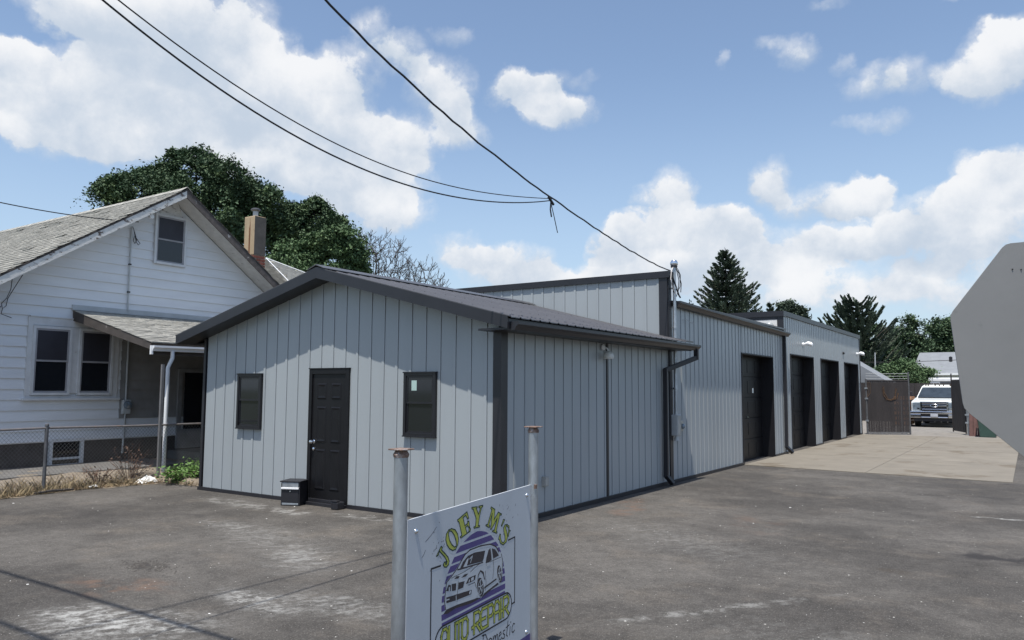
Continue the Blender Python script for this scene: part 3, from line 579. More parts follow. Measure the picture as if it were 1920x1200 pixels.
LETTERS = {'J': [(0.3154, 0.9081), (0.3258, 0.9017), (0.3213, 0.8885), (0.3529, 0.8669), (0.385, 0.8415), (0.3968, 0.8197), (0.3901, 0.8033), (0.3686, 0.7952), (0.3477, 0.8005), (0.3377, 0.8137), (0.3491, 0.8237), (0.3679, 0.8225), (0.3591, 0.813), (0.369, 0.8093), (0.3764, 0.8202), (0.3534, 0.8475), (0.3009, 0.887), (0.2866, 0.8681), (0.2712, 0.8675)], 'Oo': [(0.3887, 0.9777), (0.4171, 0.9793), (0.4536, 0.9675), (0.4798, 0.9415), (0.4893, 0.9144), (0.481, 0.8868), (0.4595, 0.8671), (0.4306, 0.8669), (0.3981, 0.8817), (0.3729, 0.9057), (0.3596, 0.9328), (0.3645, 0.9603)], 'Oi': [(0.3959, 0.9712), (0.4175, 0.966), (0.4432, 0.9438), (0.4621, 0.9154), (0.4684, 0.8926), (0.4629, 0.8809), (0.4483, 0.881), (0.4227, 0.897), (0.3985, 0.9226), (0.3873, 0.9495), (0.3876, 0.9654)], 'E': [(0.4759, 1.0142), (0.577, 1.0429), (0.5955, 1.0066), (0.5863, 1.0031), (0.5628, 1.0255), (0.534, 1.0181), (0.5547, 0.9736), (0.5822, 0.9798), (0.585, 0.9914), (0.599, 0.9893), (0.6067, 0.9582), (0.5966, 0.9582), (0.5855, 0.9697), (0.5618, 0.9622), (0.5786, 0.929), (0.6001, 0.936), (0.6043, 0.9604), (0.6186, 0.945), (0.6126, 0.9348), (0.5138, 0.9158), (0.5076, 0.9223), (0.5247, 0.9286), (0.4932, 1.0014), (0.4798, 1.007)], 'Y': [(0.6297, 1.0583), (0.6897, 1.0541), (0.6922, 1.048), (0.6801, 1.0466), (0.7051, 1.0118), (0.7266, 1.0415), (0.7077, 1.0479), (0.7075, 1.0544), (0.7553, 1.0532), (0.7554, 1.0465), (0.7406, 1.0435), (0.7152, 0.995), (0.7038, 0.9507), (0.7202, 0.9482), (0.7203, 0.9413), (0.6558, 0.9437), (0.6532, 0.9502), (0.6716, 0.9519), (0.6788, 0.9926), (0.6457, 1.0467), (0.6298, 1.0515)], 'M': [(0.8559, 1.0309), (0.9017, 1.0112), (0.8911, 0.9557), (0.9447, 0.9901), (0.9857, 0.973), (0.9812, 0.9672), (0.963, 0.9714), (0.9196, 0.8848), (0.933, 0.8787), (0.9242, 0.8737), (0.8712, 0.8926), (0.8772, 0.8979), (0.8947, 0.8951), (0.9309, 0.9579), (0.8571, 0.9055), (0.8493, 0.9087), (0.8687, 0.9927), (0.8291, 0.9334), (0.8421, 0.9255), (0.8336, 0.9198), (0.7909, 0.9373), (0.7975, 0.9418), (0.8128, 0.9386), (0.8622, 1.0134), (0.8491, 1.0251)], 'ap': [(1.0109, 0.9393), (1.0276, 0.9336), (0.9885, 0.9029), (0.9821, 0.9079)], 'S': [(1.1038, 0.8594), (1.0868, 0.8527), (1.0776, 0.8315), (1.0662, 0.8355), (1.0772, 0.8604), (1.0769, 0.881), (1.0504, 0.8974), (1.0394, 0.8869), (1.0566, 0.8596), (1.0663, 0.8293), (1.0498, 0.8034), (1.0084, 0.7936), (0.9745, 0.8092), (0.9597, 0.831), (0.9488, 0.8368), (0.9646, 0.8623), (0.9755, 0.8585), (0.9759, 0.8363), (0.9898, 0.8138), (1.0146, 0.8054), (1.0329, 0.8186), (1.0289, 0.8437), (1.0156, 0.8702), (1.0134, 0.8909), (1.0299, 0.9039), (1.0578, 0.9037), (1.0863, 0.8878), (1.0885, 0.8648)], 'arch': [(0.3322, 0.5197), (0.3275, 0.5692), (0.3266, 0.604), (0.3308, 0.6549), (0.3467, 0.7035), (0.3766, 0.7531), (0.4144, 0.795), (0.4637, 0.8465), (0.5072, 0.8749), (0.5595, 0.8952), (0.6287, 0.9153), (0.6922, 0.922), (0.733, 0.9182), (0.7999, 0.9017), (0.8603, 0.8715), (0.9133, 0.8309), (0.9539, 0.7999), (0.9861, 0.754), (1.0143, 0.6963), (1.0336, 0.6318), (1.0391, 0.5701), (1.0371, 0.51)]}
CAR = {'body': [(0.367, 0.587), (0.355, 0.632), (0.364, 0.682), (0.374, 0.719), (0.423, 0.74), (0.48, 0.767), (0.509, 0.787), (0.561, 0.821), (0.615, 0.835), (0.735, 0.835), (0.844, 0.825), (0.914, 0.799), (0.95, 0.765), (0.986, 0.746), (1.005, 0.698), (0.993, 0.6), (0.971, 0.581), (0.935, 0.585), (0.781, 0.569), (0.74, 0.559), (0.699, 0.573), (0.544, 0.572), (0.377, 0.581)], 'shadow': [(0.343, 0.569), (0.377, 0.585), (0.484, 0.583), (0.691, 0.567), (0.748, 0.557), (0.781, 0.573), (0.944, 0.595), (0.957, 0.582), (0.865, 0.573), (0.764, 0.557), (0.621, 0.554), (0.47, 0.569), (0.385, 0.562)], 'wind': [(0.504, 0.757), (0.539, 0.789), (0.592, 0.81), (0.662, 0.814), (0.787, 0.802), (0.769, 0.763), (0.757, 0.748), (0.671, 0.755), (0.585, 0.761)], 'pill1': [(0.54, 0.761), (0.581, 0.795), (0.6, 0.797), (0.578, 0.759)], 'side1': [(0.793, 0.732), (0.802, 0.761), (0.827, 0.797), (0.848, 0.805), (0.862, 0.761), (0.867, 0.737), (0.828, 0.727)], 'side2': [(0.866, 0.8), (0.91, 0.786), (0.941, 0.758), (0.955, 0.744), (0.884, 0.739)], 'mirror': [(0.799, 0.723), (0.807, 0.731), (0.846, 0.727), (0.85, 0.717), (0.812, 0.71)], 'gr1': [(0.424, 0.7), (0.471, 0.694), (0.468, 0.659), (0.428, 0.663)], 'gr2': [(0.495, 0.692), (0.558, 0.686), (0.543, 0.656), (0.49, 0.657)], 'hl1': [(0.369, 0.677), (0.392, 0.704), (0.418, 0.695), (0.417, 0.666)], 'hl2': [(0.571, 0.668), (0.602, 0.693), (0.681, 0.693), (0.672, 0.669), (0.618, 0.665)], 'intake': [(0.372, 0.645), (0.588, 0.628), (0.636, 0.624), (0.631, 0.601), (0.469, 0.608), (0.373, 0.616)], 'sc1': [(0.449, 0.72), (0.474, 0.729), (0.507, 0.722), (0.492, 0.713)], 'sc2': [(0.522, 0.71), (0.556, 0.721), (0.598, 0.717), (0.571, 0.707)], 'w1': [(0.774, 0.607), (0.774, 0.587), (0.768, 0.572), (0.757, 0.563), (0.742, 0.563), (0.727, 0.57), (0.712, 0.585), (0.701, 0.603), (0.696, 0.624), (0.696, 0.644), (0.702, 0.659), (0.713, 0.667), (0.727, 0.668), (0.743, 0.661), (0.757, 0.647), (0.768, 0.628)], 'w2': [(0.996, 0.631), (0.997, 0.612), (0.993, 0.597), (0.984, 0.588), (0.973, 0.586), (0.961, 0.593), (0.949, 0.606), (0.94, 0.624), (0.935, 0.644), (0.934, 0.663), (0.938, 0.679), (0.946, 0.688), (0.957, 0.689), (0.97, 0.683), (0.981, 0.67), (0.991, 0.652)], 'arch1': [(0.698, 0.648), (0.705, 0.688), (0.733, 0.708), (0.77, 0.69), (0.788, 0.644), (0.778, 0.646), (0.762, 0.68), (0.733, 0.698), (0.713, 0.683)], 'sill': [(0.78, 0.607), (0.925, 0.623), (0.927, 0.614), (0.78, 0.596)], 'line1': [(0.48, 0.764), (0.51, 0.761), (0.761, 0.746), (0.765, 0.739), (0.51, 0.753), (0.482, 0.756)], 'roof': [(0.509, 0.789), (0.561, 0.823), (0.615, 0.837), (0.735, 0.837), (0.844, 0.827), (0.916, 0.801), (0.952, 0.766), (0.943, 0.765), (0.909, 0.795), (0.844, 0.82), (0.735, 0.829), (0.619, 0.83), (0.57, 0.816), (0.518, 0.783)]}
WIRE_DROP = [(-4.9, -1.5, 7.6), (-4.95, 0.9, 6.75), (-5.087, 4.539, 5.147), (-5.112, 5.199, 4.95), (-5.143, 6.034, 4.746), (-5.181, 7.038, 4.57), (-5.21, 7.811, 4.427), (-5.243, 8.702, 4.227), (-5.286, 9.831, 4.103), (-5.345, 11.405, 3.981), (-5.397, 12.8, 3.902), (-5.41, 13.3, 3.86)]
WIRE_A = [(-4.273, -2.851, 6.696), (-4.525, 0.138, 5.145), (-4.727, 2.53, 4.164), (-4.762, 2.945, 4.032), (-4.8, 3.403, 3.933), (-4.859, 4.107, 3.85), (-4.938, 5.053, 3.791), (-5.008, 5.895, 3.806), (-5.075, 6.704, 3.894), (-5.156, 7.674, 4.039), (-5.209, 8.311, 4.168), (-5.241, 8.699, 4.233)]
WIRE_B = [(-4.268, -2.95, 7.042), (-4.519, 0.039, 5.274), (-4.719, 2.431, 4.119), (-4.752, 2.825, 3.965), (-4.789, 3.264, 3.863), (-4.845, 3.936, 3.753), (-4.908, 4.693, 3.685), (-4.978, 5.542, 3.672), (-5.049, 6.386, 3.744), (-5.124, 7.289, 3.889), (-5.191, 8.091, 4.05), (-5.244, 8.731, 4.218)]
TREES = {'T1': [(-32.91, 17.8, 10.06, 0.75, 0.52), (-31.94, 18.43, 10.53, 1.06, 0.82), (-31.18, 19.57, 11.05, 1.18, 0.89), (-30.15, 19.92, 11.33, 0.82, 0.66), (-28.75, 20.31, 10.49, 1.29, 0.94), (-31.43, 19.03, 9.52, 2.12, 1.18), (-29.55, 20.39, 9.55, 2.12, 1.29), (-27.71, 21.21, 9.84, 1.18, 0.82), (-27.72, 21.95, 9.15, 0.94, 0.94), (-28.24, 20.84, 8.53, 1.41, 1.18), (-30.39, 19.7, 8.33, 2.59, 0.94)], 'T2': [(-28.04, 23.87, 9.68, 0.75, 0.5), (-27.38, 24.24, 9.79, 0.62, 0.45), (-27.82, 24.18, 9.07, 1.12, 0.87), (-27.38, 24.59, 9.1, 0.87, 0.75), (-28.8, 24.08, 8.65, 1.25, 1.0), (-28.39, 23.62, 7.53, 1.0, 1.0), (-26.97, 24.71, 9.27, 0.55, 0.3)], 'T3': [(-23.8, 19.93, 6.61, 0.73, 0.52), (-22.78, 20.23, 6.77, 0.93, 0.62), (-21.79, 20.67, 7.16, 0.73, 0.58), (-21.85, 21.3, 6.84, 0.46, 0.52), (-22.42, 20.47, 6.25, 1.25, 0.62), (-23.33, 19.94, 6.04, 1.04, 0.42), (-22.12, 21.29, 6.33, 0.83, 0.52)], 'C2': [(-15.39, 61.6, 7.95, 0.66, 0.46), (-14.63, 62.07, 7.54, 0.54, 0.46), (-15.12, 62.06, 7.35, 0.91, 0.5)], 'R1': [(-9.3, 79.67, 6.99, 1.1, 1.0), (-9.87, 80.31, 5.8, 1.5, 1.25), (-8.79, 80.54, 5.53, 1.4, 1.4), (-10.22, 79.21, 4.51, 1.5, 1.1), (-8.85, 80.58, 7.53, 0.6, 0.7), (-8.75, 81.64, 3.82, 1.5, 1.1)], 'R2': [(-6.7, 86.34, 7.31, 1.37, 1.32), (-7.35, 86.74, 5.77, 1.68, 1.47), (-5.96, 87.03, 6.54, 1.47, 1.89), (-6.77, 87.58, 4.47, 2.1, 1.37), (-5.51, 87.79, 7.62, 1.05, 1.05)], 'R3': [(-10.87, 71.79, 5.41, 1.01, 1.28), (-10.46, 72.97, 4.08, 1.28, 1.28), (-11.42, 72.2, 3.15, 1.37, 1.19), (-10.09, 73.07, 3.16, 1.1, 0.91), (-10.58, 72.33, 6.58, 0.46, 0.64)], 'BU': [(-7.47, 55.25, 2.8, 0.76, 0.48), (-6.78, 56.0, 3.09, 0.9, 0.55), (-6.08, 56.57, 2.75, 0.76, 0.48), (-6.59, 55.5, 2.39, 1.04, 0.42), (-8.1, 55.15, 2.6, 0.62, 0.42)]}
# ------------------------------------------------------------------ the white bungalow
HX, RYD, RZD, SL, SR = -16.0, 9.97, 6.10, .655, .705
house = thing('house', (-16, 10, .1), 'old white clapboard bungalow with grey shingle roof and peeling gable boards', 'house')
def hz(y): return RZD-(SL*(RYD-y) if y < RYD else SR*(y-RYD))
def hy(z, side): return RYD-(RZD-.20-z)/SL if side < 0 else RYD+(RZD-.20-z)/SR
YF, YB = 5.2, 14.9
MB().prism([(HX-.03, YF, .60), (HX-.03, YB, .60), (HX-.03, YB, hz(YB)-.16), (HX-.03, RYD, RZD-.16), (HX-.03, YF, hz(YF)-.16)], (-11, 0, 0)).build('wall_core', M_SIDING, house)
MB().box((HX-11, YF+.06, -.1), (HX-.045, YB-.06, .63)).build('foundation', M_FOUND, house)
for i in range(27):
    z0, z1 = .62+.2035*i, .62+.2035*(i+1)+.012
    a0, b0, a1, b1 = max(YF, hy(z0, -1)), min(YB, hy(z0, 1)), max(YF, hy(z1, -1)), min(YB, hy(z1, 1))
    if b1-a1 < .08: a1 = b1 = (a1+b1)/2; a1 -= .03; b1 += .03
    if b0-a0 < .15: break
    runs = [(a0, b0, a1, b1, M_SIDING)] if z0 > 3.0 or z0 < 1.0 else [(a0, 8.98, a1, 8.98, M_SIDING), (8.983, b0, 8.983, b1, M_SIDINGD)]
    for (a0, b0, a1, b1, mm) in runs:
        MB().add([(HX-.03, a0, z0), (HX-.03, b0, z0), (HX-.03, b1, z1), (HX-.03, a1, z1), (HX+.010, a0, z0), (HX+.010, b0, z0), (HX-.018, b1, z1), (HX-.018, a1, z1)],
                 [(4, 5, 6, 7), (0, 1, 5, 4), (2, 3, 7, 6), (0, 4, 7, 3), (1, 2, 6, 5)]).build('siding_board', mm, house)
# roof: deck, rake boards, soffits, shingles
RX = -15.43
for (ya, yb) in ((4.4, RYD), (RYD, 15.4)):
    za, zb = hz(ya), hz(yb)
    MB().prism([(RX-.02, ya, za-.05), (RX-.02, yb, zb-.05), (RX-.02, yb, zb-.012), (RX-.02, ya, za-.012)], (-15, 0, 0)).build('roof_deck', M_WOODD, house)
    MB().prism([(RX-.03, ya, za-.20), (RX-.03, yb, zb-.20), (RX-.03, yb, zb-.045), (RX-.03, ya, za-.045)], (.028, 0, 0)).build('rake_board', M_PEEL if yb == RYD else M_RAKE, house)
    MB().prism([(RX-.032, ya, za-.15), (RX-.032, yb, zb-.15), (RX-.032, yb, zb-.125), (RX-.032, ya, za-.125)], (-.57, 0, 0)).build('rake_soffit', M_SOFFIT, house)
    MB().prism([(RX+.004, ya, za-.042), (RX+.004, yb, zb-.042), (RX+.004, yb, zb-.008), (RX+.004, ya, za-.008)], (-.03, 0, 0)).build('drip_edge', M_WOODD, house)
MB().prism([(HX+.0, RYD-.3, hz(RYD-.3)-.36), (HX+.0, RYD+.3, hz(RYD+.3)-.36), (HX+.0, RYD+.12, RZD-.16), (HX+.0, RYD-.12, RZD-.16)], (.02, 0, 0)).build('gable_trim', M_PEEL, house)
def shingles(name, x0, x1, top, bot, along, seed, expo=.145, wid=.31, parent=None, as_parts=False, dy_end=None):
    """courses of three-tab shingle from eave to ridge on the plane top(t)->bot(t)"""
def shingle_field(origin, run, down, width, length, seed, expo=.145, tab=.31):
    """individual shingle tabs: origin at the upper corner, run = unit vector along the courses, down = unit vector down the slope"""
    rn = np.random.default_rng(seed); o, r, d = (np.array(v, float) for v in (origin, run, down)); nrm = np.cross(d, r); nrm /= np.linalg.norm(nrm)
    if nrm[2] < 0: nrm = -nrm
    V, F = [], []; nc = int(length/expo)
    for c in range(nc):
        off = (c % 2)*tab*.5+rn.uniform(-.05, .05); x = -off
        while x < width:
            a, b = max(0, x+.004), min(width, x+tab-.004)
            if b > a+.02:
                s0, s1 = c*expo-.01, (c+1)*expo+rn.uniform(-.012, .012); h1 = .013+rn.uniform(-.002, .006)+(.012 if rn.random() < .04 else 0)
                q = [o+r*a+d*s0+nrm*.002, o+r*b+d*s0+nrm*.002, o+r*b+d*s1+nrm*h1, o+r*a+d*s1+nrm*h1, o+r*a+d*s1, o+r*b+d*s1]
                n = len(V); V += q; F += [(n, n+1, n+2, n+3), (n+3, n+2, n+5, n+4), (n, n+3, n+4, n), (n+1, n+5, n+2, n+1)][:2]
            x += tab
    return V, F
L_ = math.hypot(RYD-4.4, RZD-hz(4.4))
V, F = shingle_field((RX+.01, RYD, RZD), (-1, 0, 0), (0, -(RYD-4.4)/L_, -(RZD-hz(4.4))/L_), 14.6, L_, 1)
np_mesh('roof_shingles', V, F, M_SHING, house, 'stuff')
L_ = math.hypot(15.4-RYD, RZD-hz(15.4))
V, F = shingle_field((RX+.01, RYD, RZD), (-1, 0, 0), (0, (15.4-RYD)/L_, -(RZD-hz(15.4))/L_), 14.6, L_, 2)
np_mesh('roof_shingles', V, F, M_SHING, house, 'stuff')
for i in range(48): MB().prism([(RX+.012-.305*i, RYD-.13, hz(RYD-.13)+.022), (RX+.012-.305*i, RYD, RZD+.034), (RX+.012-.305*i, RYD+.13, hz(RYD+.13)+.022), (RX+.012-.305*i, RYD+.13, hz(RYD+.13)+.03), (RX+.012-.305*i, RYD, RZD+.044), (RX+.012-.305*i, RYD-.13, hz(RYD-.13)+.03)], (-.30, 0, -.006)).build('ridge_shingle', M_SHING, house)
# rear wing with a hipped roof behind the gable
A, A2, B1, B2, B0 = (-18.39, 14.5, 5.43), (-24, 14.5, 5.43), (-14.6, 12.5, 3.98), (-16.0, 17.6, 4.1), (-24, 10.5, 3.4)
rw = MB().add([A, B1, (-14.0, 17.6, 3.45), A2, (-24, 18, 3.45)], [(0, 1, 2), (0, 2, 4, 3)]).build('rear_roof', M_SHING, house)
def face_shingles(a, b, c, seed, parent):
    a, b, c = Vector(a), Vector(b), Vector(c); n_ = (b-a).cross(c-a).normalized()
    if n_.z < 0: n_ = -n_
    d_ = Vector((0, 0, -1)); d_ = (d_-n_*d_.dot(n_)).normalized(); r_ = n_.cross(d_); rn = random.Random(seed); V, F = [], []
    def inside(p):
        s = [((y_-x_).cross(p-x_)).dot((b-a).cross(c-a)) for x_, y_ in ((a, b), (b, c), (c, a))]; return min(s) > 0
    for i in range(40):
        for j in range(-25, 25):
            p = a+d_*(i*.15)+r_*(j*.31+(.155 if i % 2 else 0)); 
            if inside(p+d_*.07):
                n = len(V); V += [p+n_*.004-r_*.15, p+n_*.004+r_*.15, p+d_*.16+n_*.022+r_*.15, p+d_*.16+n_*.022-r_*.15, p+d_*.16+n_*.002-r_*.15, p+d_*.16+n_*.002+r_*.15]; F += [(n, n+1, n+2, n+3), (n+3, n+2, n+5, n+4)]
    return np_mesh('roof_shingles', [tuple(v) for v in V], F, M_SHING, parent, 'stuff')
face_shingles(A, B1, (-14.0, 17.6, 3.45), 5, rw)
MB().tube([(A[0], A[1], A[2]+.03), (B1[0], B1[1], B1[2]+.03)], .014, 5).build('hip_flashing', M_WHITEG, rw)
MB().tube([(A[0], A[1], A[2]+.03), (-14.0, 17.6, 3.48)], .014, 5).build('hip_flashing', M_WHITEG, rw)
MB().box((-24, 12.9, .5), (-14.9, 17.2, 3.5)).build('rear_wall', M_SIDING, house)
# chimney: brick foot, stuccoed shaft, metal flue
M_FLUE = mat('dark_flue_metal', (.10, .10, .105), .5, .4, .2, 8)
ch = MB().box((-16.50, 12.30, 5.02), (-16.09, 12.65, 6.03)).build('chimney', M_STUCCO, house, bevel=.02)
MB().box((-16.092, 12.305, 5.03), (-16.084, 12.648, 6.015)).build('side_shade_skin', mat('chimney_shade_grey', (.085, .078, .07), .9, 0, .2, 5, bump=.3), ch)  # thin dark skin: paints shade onto the chimney's drive-side face
MB().box((-16.30, 12.294, 5.03), (-16.25, 12.302, 5.98)).build('rust_streak', mat('rust_streak', (.16, .075, .035), .9, 0, .3, 8, alt=(.36, .27, .17), altamt=.12, altscale=6, stretch=(1, 1, .3)), ch)
MB().box((-16.485, 12.315, 3.9), (-16.105, 12.635, 5.02)).build('mortar_core', M_MORTAR, ch)
for k in range(8):
    z0 = 4.42+k*.076; off = .1 if k % 2 else 0
    for i in range(3):
        a, b = -16.5+i*.2-off, -16.5+(i+1)*.2-off-.012; a, b = max(a, -16.5), min(b, -16.09)
        if b-a > .03: MB().box((a, 12.296, z0), (b, 12.32, z0+.058)).build('brick', M_BRICK, ch)
        a, b = 12.30+i*.2-off, 12.30+(i+1)*.2-off-.012; a, b = max(a, 12.30), min(b, 12.65)
        if b-a > .03: MB().box((-16.11, a, z0), (-16.086, b, z0+.058)).build('brick', M_BRICK, ch)
MB().lathe((-16.29, 12.47, 6.03), [(.065, 0), (.065, .17), (.07, .17)], 14).build('flue_pipe', M_PIPEG, ch, smooth=True)
MB().lathe((-16.29, 12.47, 6.19), [(.09, 0), (.12, .02), (.12, .05), (.08, .07), (0, .075)], 14).build('flue_cap', M_FLUE, ch, smooth=True)
# windows on the gable wall
def house_window(y0, y1, z0, z1, name, parent, trim=.0, meet=.5):
    """double-hung window: casing, two sashes, panes, all proud of the clapboards"""
    X0 = HX+.012; w = MB(); t = .05
    for a, b in (((X0, y0-t, z0-t), (X0+.04, y0, z1+t)), ((X0, y1, z0-t), (X0+.04, y1+t, z1+t)), ((X0, y0, z1), (X0+.04, y1, z1+t)), ((X0, y0, z0-t), (X0+.05, y1, z0))): w.box(a, b)
    o = w.build(name, M_WTRIM, parent); zm = z0+(z1-z0)*meet
    for za, zb, xx, gm in ((zm-.02, z1, .016, M_GLASSS), (z0, zm+.02, .006, M_GLASSD)):
        s = .035; q = MB()
        for a, b in (((X0, y0, za), (X0+xx+.012, y0+s, zb)), ((X0, y1-s, za), (X0+xx+.012, y1, zb)), ((X0, y0+s, za), (X0+xx+.012, y1-s, za+s)), ((X0, y0+s, zb-s), (X0+xx+.012, y1-s, zb))): q.box(a, b)
        q.build('sash', mat('grey_sash', (.30, .30, .32), .6, 0, .1), o)
        MB().box((X0+.001, y0+s, za+s), (X0+xx+.002, y1-s, zb-s)).build('pane', gm, o)
    return o
wa = house_window(9.63, 10.30, 4.47, 5.50, 'attic_window', house)
pairf = MB().box((HX+.003, 7.10, 1.46), (HX+.03, 7.19, 3.04)).box((HX+.003, 7.93, 1.56), (HX+.03, 8.07, 2.86)).box((HX+.003, 8.78, 1.46), (HX+.03, 8.90, 3.0)).box((HX+.003, 7.19, 2.88), (HX+.03, 8.78, 3.04)).box((HX+.003, 7.05, 1.42), (HX+.075, 8.95, 1.46)).box((HX+.003, 7.19, 1.46), (HX+.03, 8.78, 1.51)).box((HX+.003, 7.12, 3.04), (HX+.05, 7.98, 3.06)).build('window_casing', M_WTRIM, house)
house_window(7.24, 7.88, 1.57, 2.82, 'window', house); house_window(8.12, 8.73, 1.57, 2.82, 'window', house)
bw = MB()
for a, b in (((HX-.05, 7.62, .10), (HX+.03, 7.68, .66)), ((HX-.05, 8.22, .10), (HX+.03, 8.28, .66)), ((HX-.05, 7.68, .60), (HX+.03, 8.22, .66)), ((HX-.05, 7.68, .10), (HX+.03, 8.22, .16)), ((HX-.05, 7.68, .25), (HX+.0, 8.22, .29))): bw.box(a, b)
bwo = bw.build('basement_window', M_WTRIM, house); MB().box((HX-.048, 7.68, .16), (HX-.03, 8.22, .60)).build('pane', M_GLASSD, bwo)
# conduits, meter, wire loops, lamp
MB().tube([(HX+.03, 9.045, 5.14), (HX+.03, 9.045, 3.30)], .016, 8).build('conduit', M_PIPEG, house)
MB().tube([(HX+.03, 9.10, 3.1), (HX+.03, 9.10, 1.35)], .02, 8).build('conduit', M_PIPEG, house)
MB().tube([(HX+.03, 9.10, 1.15), (HX+.03, 9.08, .3)], .02, 8).build('conduit', M_PIPEG, house)
for z in (4.3, 3.7): MB().box((HX+.01, 9.02, z), (HX+.055, 9.07, z+.03)).build('pipe_strap', M_BPLAST, house)
mt = MB().box((HX+.0, 9.02, 1.12), (HX+.09, 9.19, 1.42)).build('electric_meter', M_PIPEG, house, bevel=.01)
MB().lathe((HX+.09, 9.105, 1.31), [(.085, 0), (.085, .03), (.07, .075), (0, .09)], 16, 'x').build('meter_glass', M_LAMPG, mt, smooth=True)
def loop(pts, name='wire_loop', r=.007, m=None, parent=house): return MB().tube(pts, r, 5).build(name, m or M_CABLE, parent)
def litter(n, seed):
    rn = np.random.default_rng(seed); V = []
    for i in range(n):
        x, y, z = a1(rn); a = rn.uniform(0, 6.28); s = rn.uniform(.008, .028); c, d = math.cos(a)*s, math.sin(a)*s; k = rn.uniform(.3, .7)
        V += [(x-c, y-d, z+.012), (x+d*k, y-c*k, z+.012+rn.uniform(0, .02)), (x+c, y+d, z+.014+rn.uniform(0, .02)), (x-d*k, y+c*k, z+.012+rn.uniform(0, .02))]
    return V
loop([(HX+.06, 9.05, 5.14), (HX+.05, 9.12, 4.98), (HX+.05, 9.16, 4.86), (HX+.05, 9.12, 4.78), (HX+.05, 9.08, 4.84), (HX+.05, 9.11, 4.95), (HX+.05, 9.20, 4.84), (HX+.05, 9.24, 4.80), (HX+.05, 9.20, 4.76), (HX+.05, 9.15, 4.82), (HX+.06, 9.07, 5.1)])
loop([(HX+.38, 6.62, 3.74), (HX+.2, 6.68, 3.5), (HX+.05, 6.68, 3.34), (HX+.05, 6.60, 3.24), (HX+.05, 6.62, 3.14), (HX+.05, 6.68, 3.2), (HX+.05, 6.7, 3.34), (HX+.2, 6.78, 3.62), (HX+.36, 6.8, 3.78)])
loop([(HX+.05, 6.61, 3.2), (HX+.06, 6.4, 2.98), (HX+.06, 6.1, 2.74)]); loop([(HX+.05, 6.62, 3.14), (HX+.06, 6.6, 3.04), (HX+.06, 6.72, 3.0), (HX+.06, 6.78, 2.98)])
gl = MB().lathe((HX+.30, 9.27, 5.36), [(.03, 0), (.03, .05), (.055, .09), (.05, .12)], 10, 'x').build('gable_lamp', M_LED, house, smooth=True)
# side porch
PXE = -13.18; pz = lambda x: 3.22+(x+16)*(2.50-3.22)/(PXE+16)
porch = MB().prism([(-16, 7.95, pz(-16)-.07), (PXE, 7.95, pz(PXE)-.07), (PXE, 7.95, pz(PXE)-.01), (-16, 7.95, pz(-16)-.01)], (0, 5.0, 0)).build('porch_roof', M_WOODD, house)
MB().prism([(-16, 7.93, pz(-16)-.20), (PXE, 7.93, pz(PXE)-.13), (PXE, 7.93, pz(PXE)+.0), (-16, 7.93, pz(-16)+.0)], (0, .03, 0)).build('porch_rake', M_WOODD, porch)
MB().box((PXE-.10, 7.97, pz(PXE)-.22), (PXE-.02, 12.9, pz(PXE)-.075)).build('porch_beam', M_WOODD, porch)
MB().box((HX+.002, 7.90, 3.235), (HX+.03, 12.9, 3.34)).build('flashing', M_PIPEG, porch)
# dark panelled skin of the porch-sheltered wall end
Lp_ = math.hypot(PXE+16, 2.50-3.22); dv = ((PXE+16)/Lp_, 0, (2.50-3.22)/Lp_)
src = None; rn = random.Random(4); cnt = 0
for c in range(int(Lp_/.145)+1):
    y = 7.92-(.155 if c % 2 else 0)+rn.uniform(-.03, .03)
    while y < 11.6:
        a, b = max(7.92, y+.004), y+.306
        s0, s1 = c*.145-.01, min(Lp_+.04, (c+1)*.145+.006)
        o_ = Vector((-15.985, 0, 3.222)); d_ = Vector(dv); n_ = Vector((-dv[2], 0, dv[0]))
        if b-a > .29 and s1-s0 > .15 and src and cnt < 298:
            w_ = share(src[0], porch, ORG[src[0].name]+d_*((c-src[1])*.145)+Vector((0, a-src[2]+rn.uniform(-.004, .004), 0))+n_*rn.uniform(0, .006)); cnt += 1
        elif cnt < 298:
            V = [o_+Vector((0, yy, 0))+d_*s+n_*h for yy, s, h in ((a, s0, .002), (b, s0, .002), (b, s1, .016), (a, s1, .016), (a, s1, .0), (b, s1, .0), (a, s0, 0), (b, s0, 0))]
            w_ = MB().add(V, [(0, 1, 2, 3), (3, 2, 5, 4), (0, 3, 4, 6), (1, 7, 5, 2)]).build('shingle', M_SHING, porch); cnt += 1
            if b-a > .29 and s1-s0 > .15 and src is None: src = (w_, c, a)
        y += .31
gutter(7.93, 2.44, 9.35, 2.45, PXE, M_WHITEG, porch, .12, .10)
MB().tube([(PXE+.05, 8.33, 2.35), (PXE+.05, 8.33, 2.22), (PXE+.02, 8.27, 2.05), (PXE+.02, 8.27, .16)], .036, 10).build('downspout', M_WHITEG, porch, smooth=True)
MB().box((PXE+.005, 7.91, 2.28), (PXE+.06, 7.945, 2.44)).build('gutter_end', M_WHITEG, porch)
pd = MB().box((HX+.003, 10.30, .32), (HX+.05, 10.40, 2.10)).box((HX+.003, 11.05, .32), (HX+.05, 11.15, 2.10)).box((HX+.003, 10.40, 2.02), (HX+.05, 11.05, 2.10)).box((HX+.003, 10.40, .32), (HX+.05, 11.05, .75)).build('porch_door', mat('grey_door_paint', (.22, .22, .225), .6, 0, .2, 5), house)  # one even grey over the door frame and kick panel
MB().box((HX+.004, 10.48, .75), (HX+.03, 10.97, 2.02)).build('pane', M_GLASSD, pd)
MB().box((-15.95, 10.1, -.05), (-14.6, 11.5, .30)).build('porch_step', M_CURB, house)
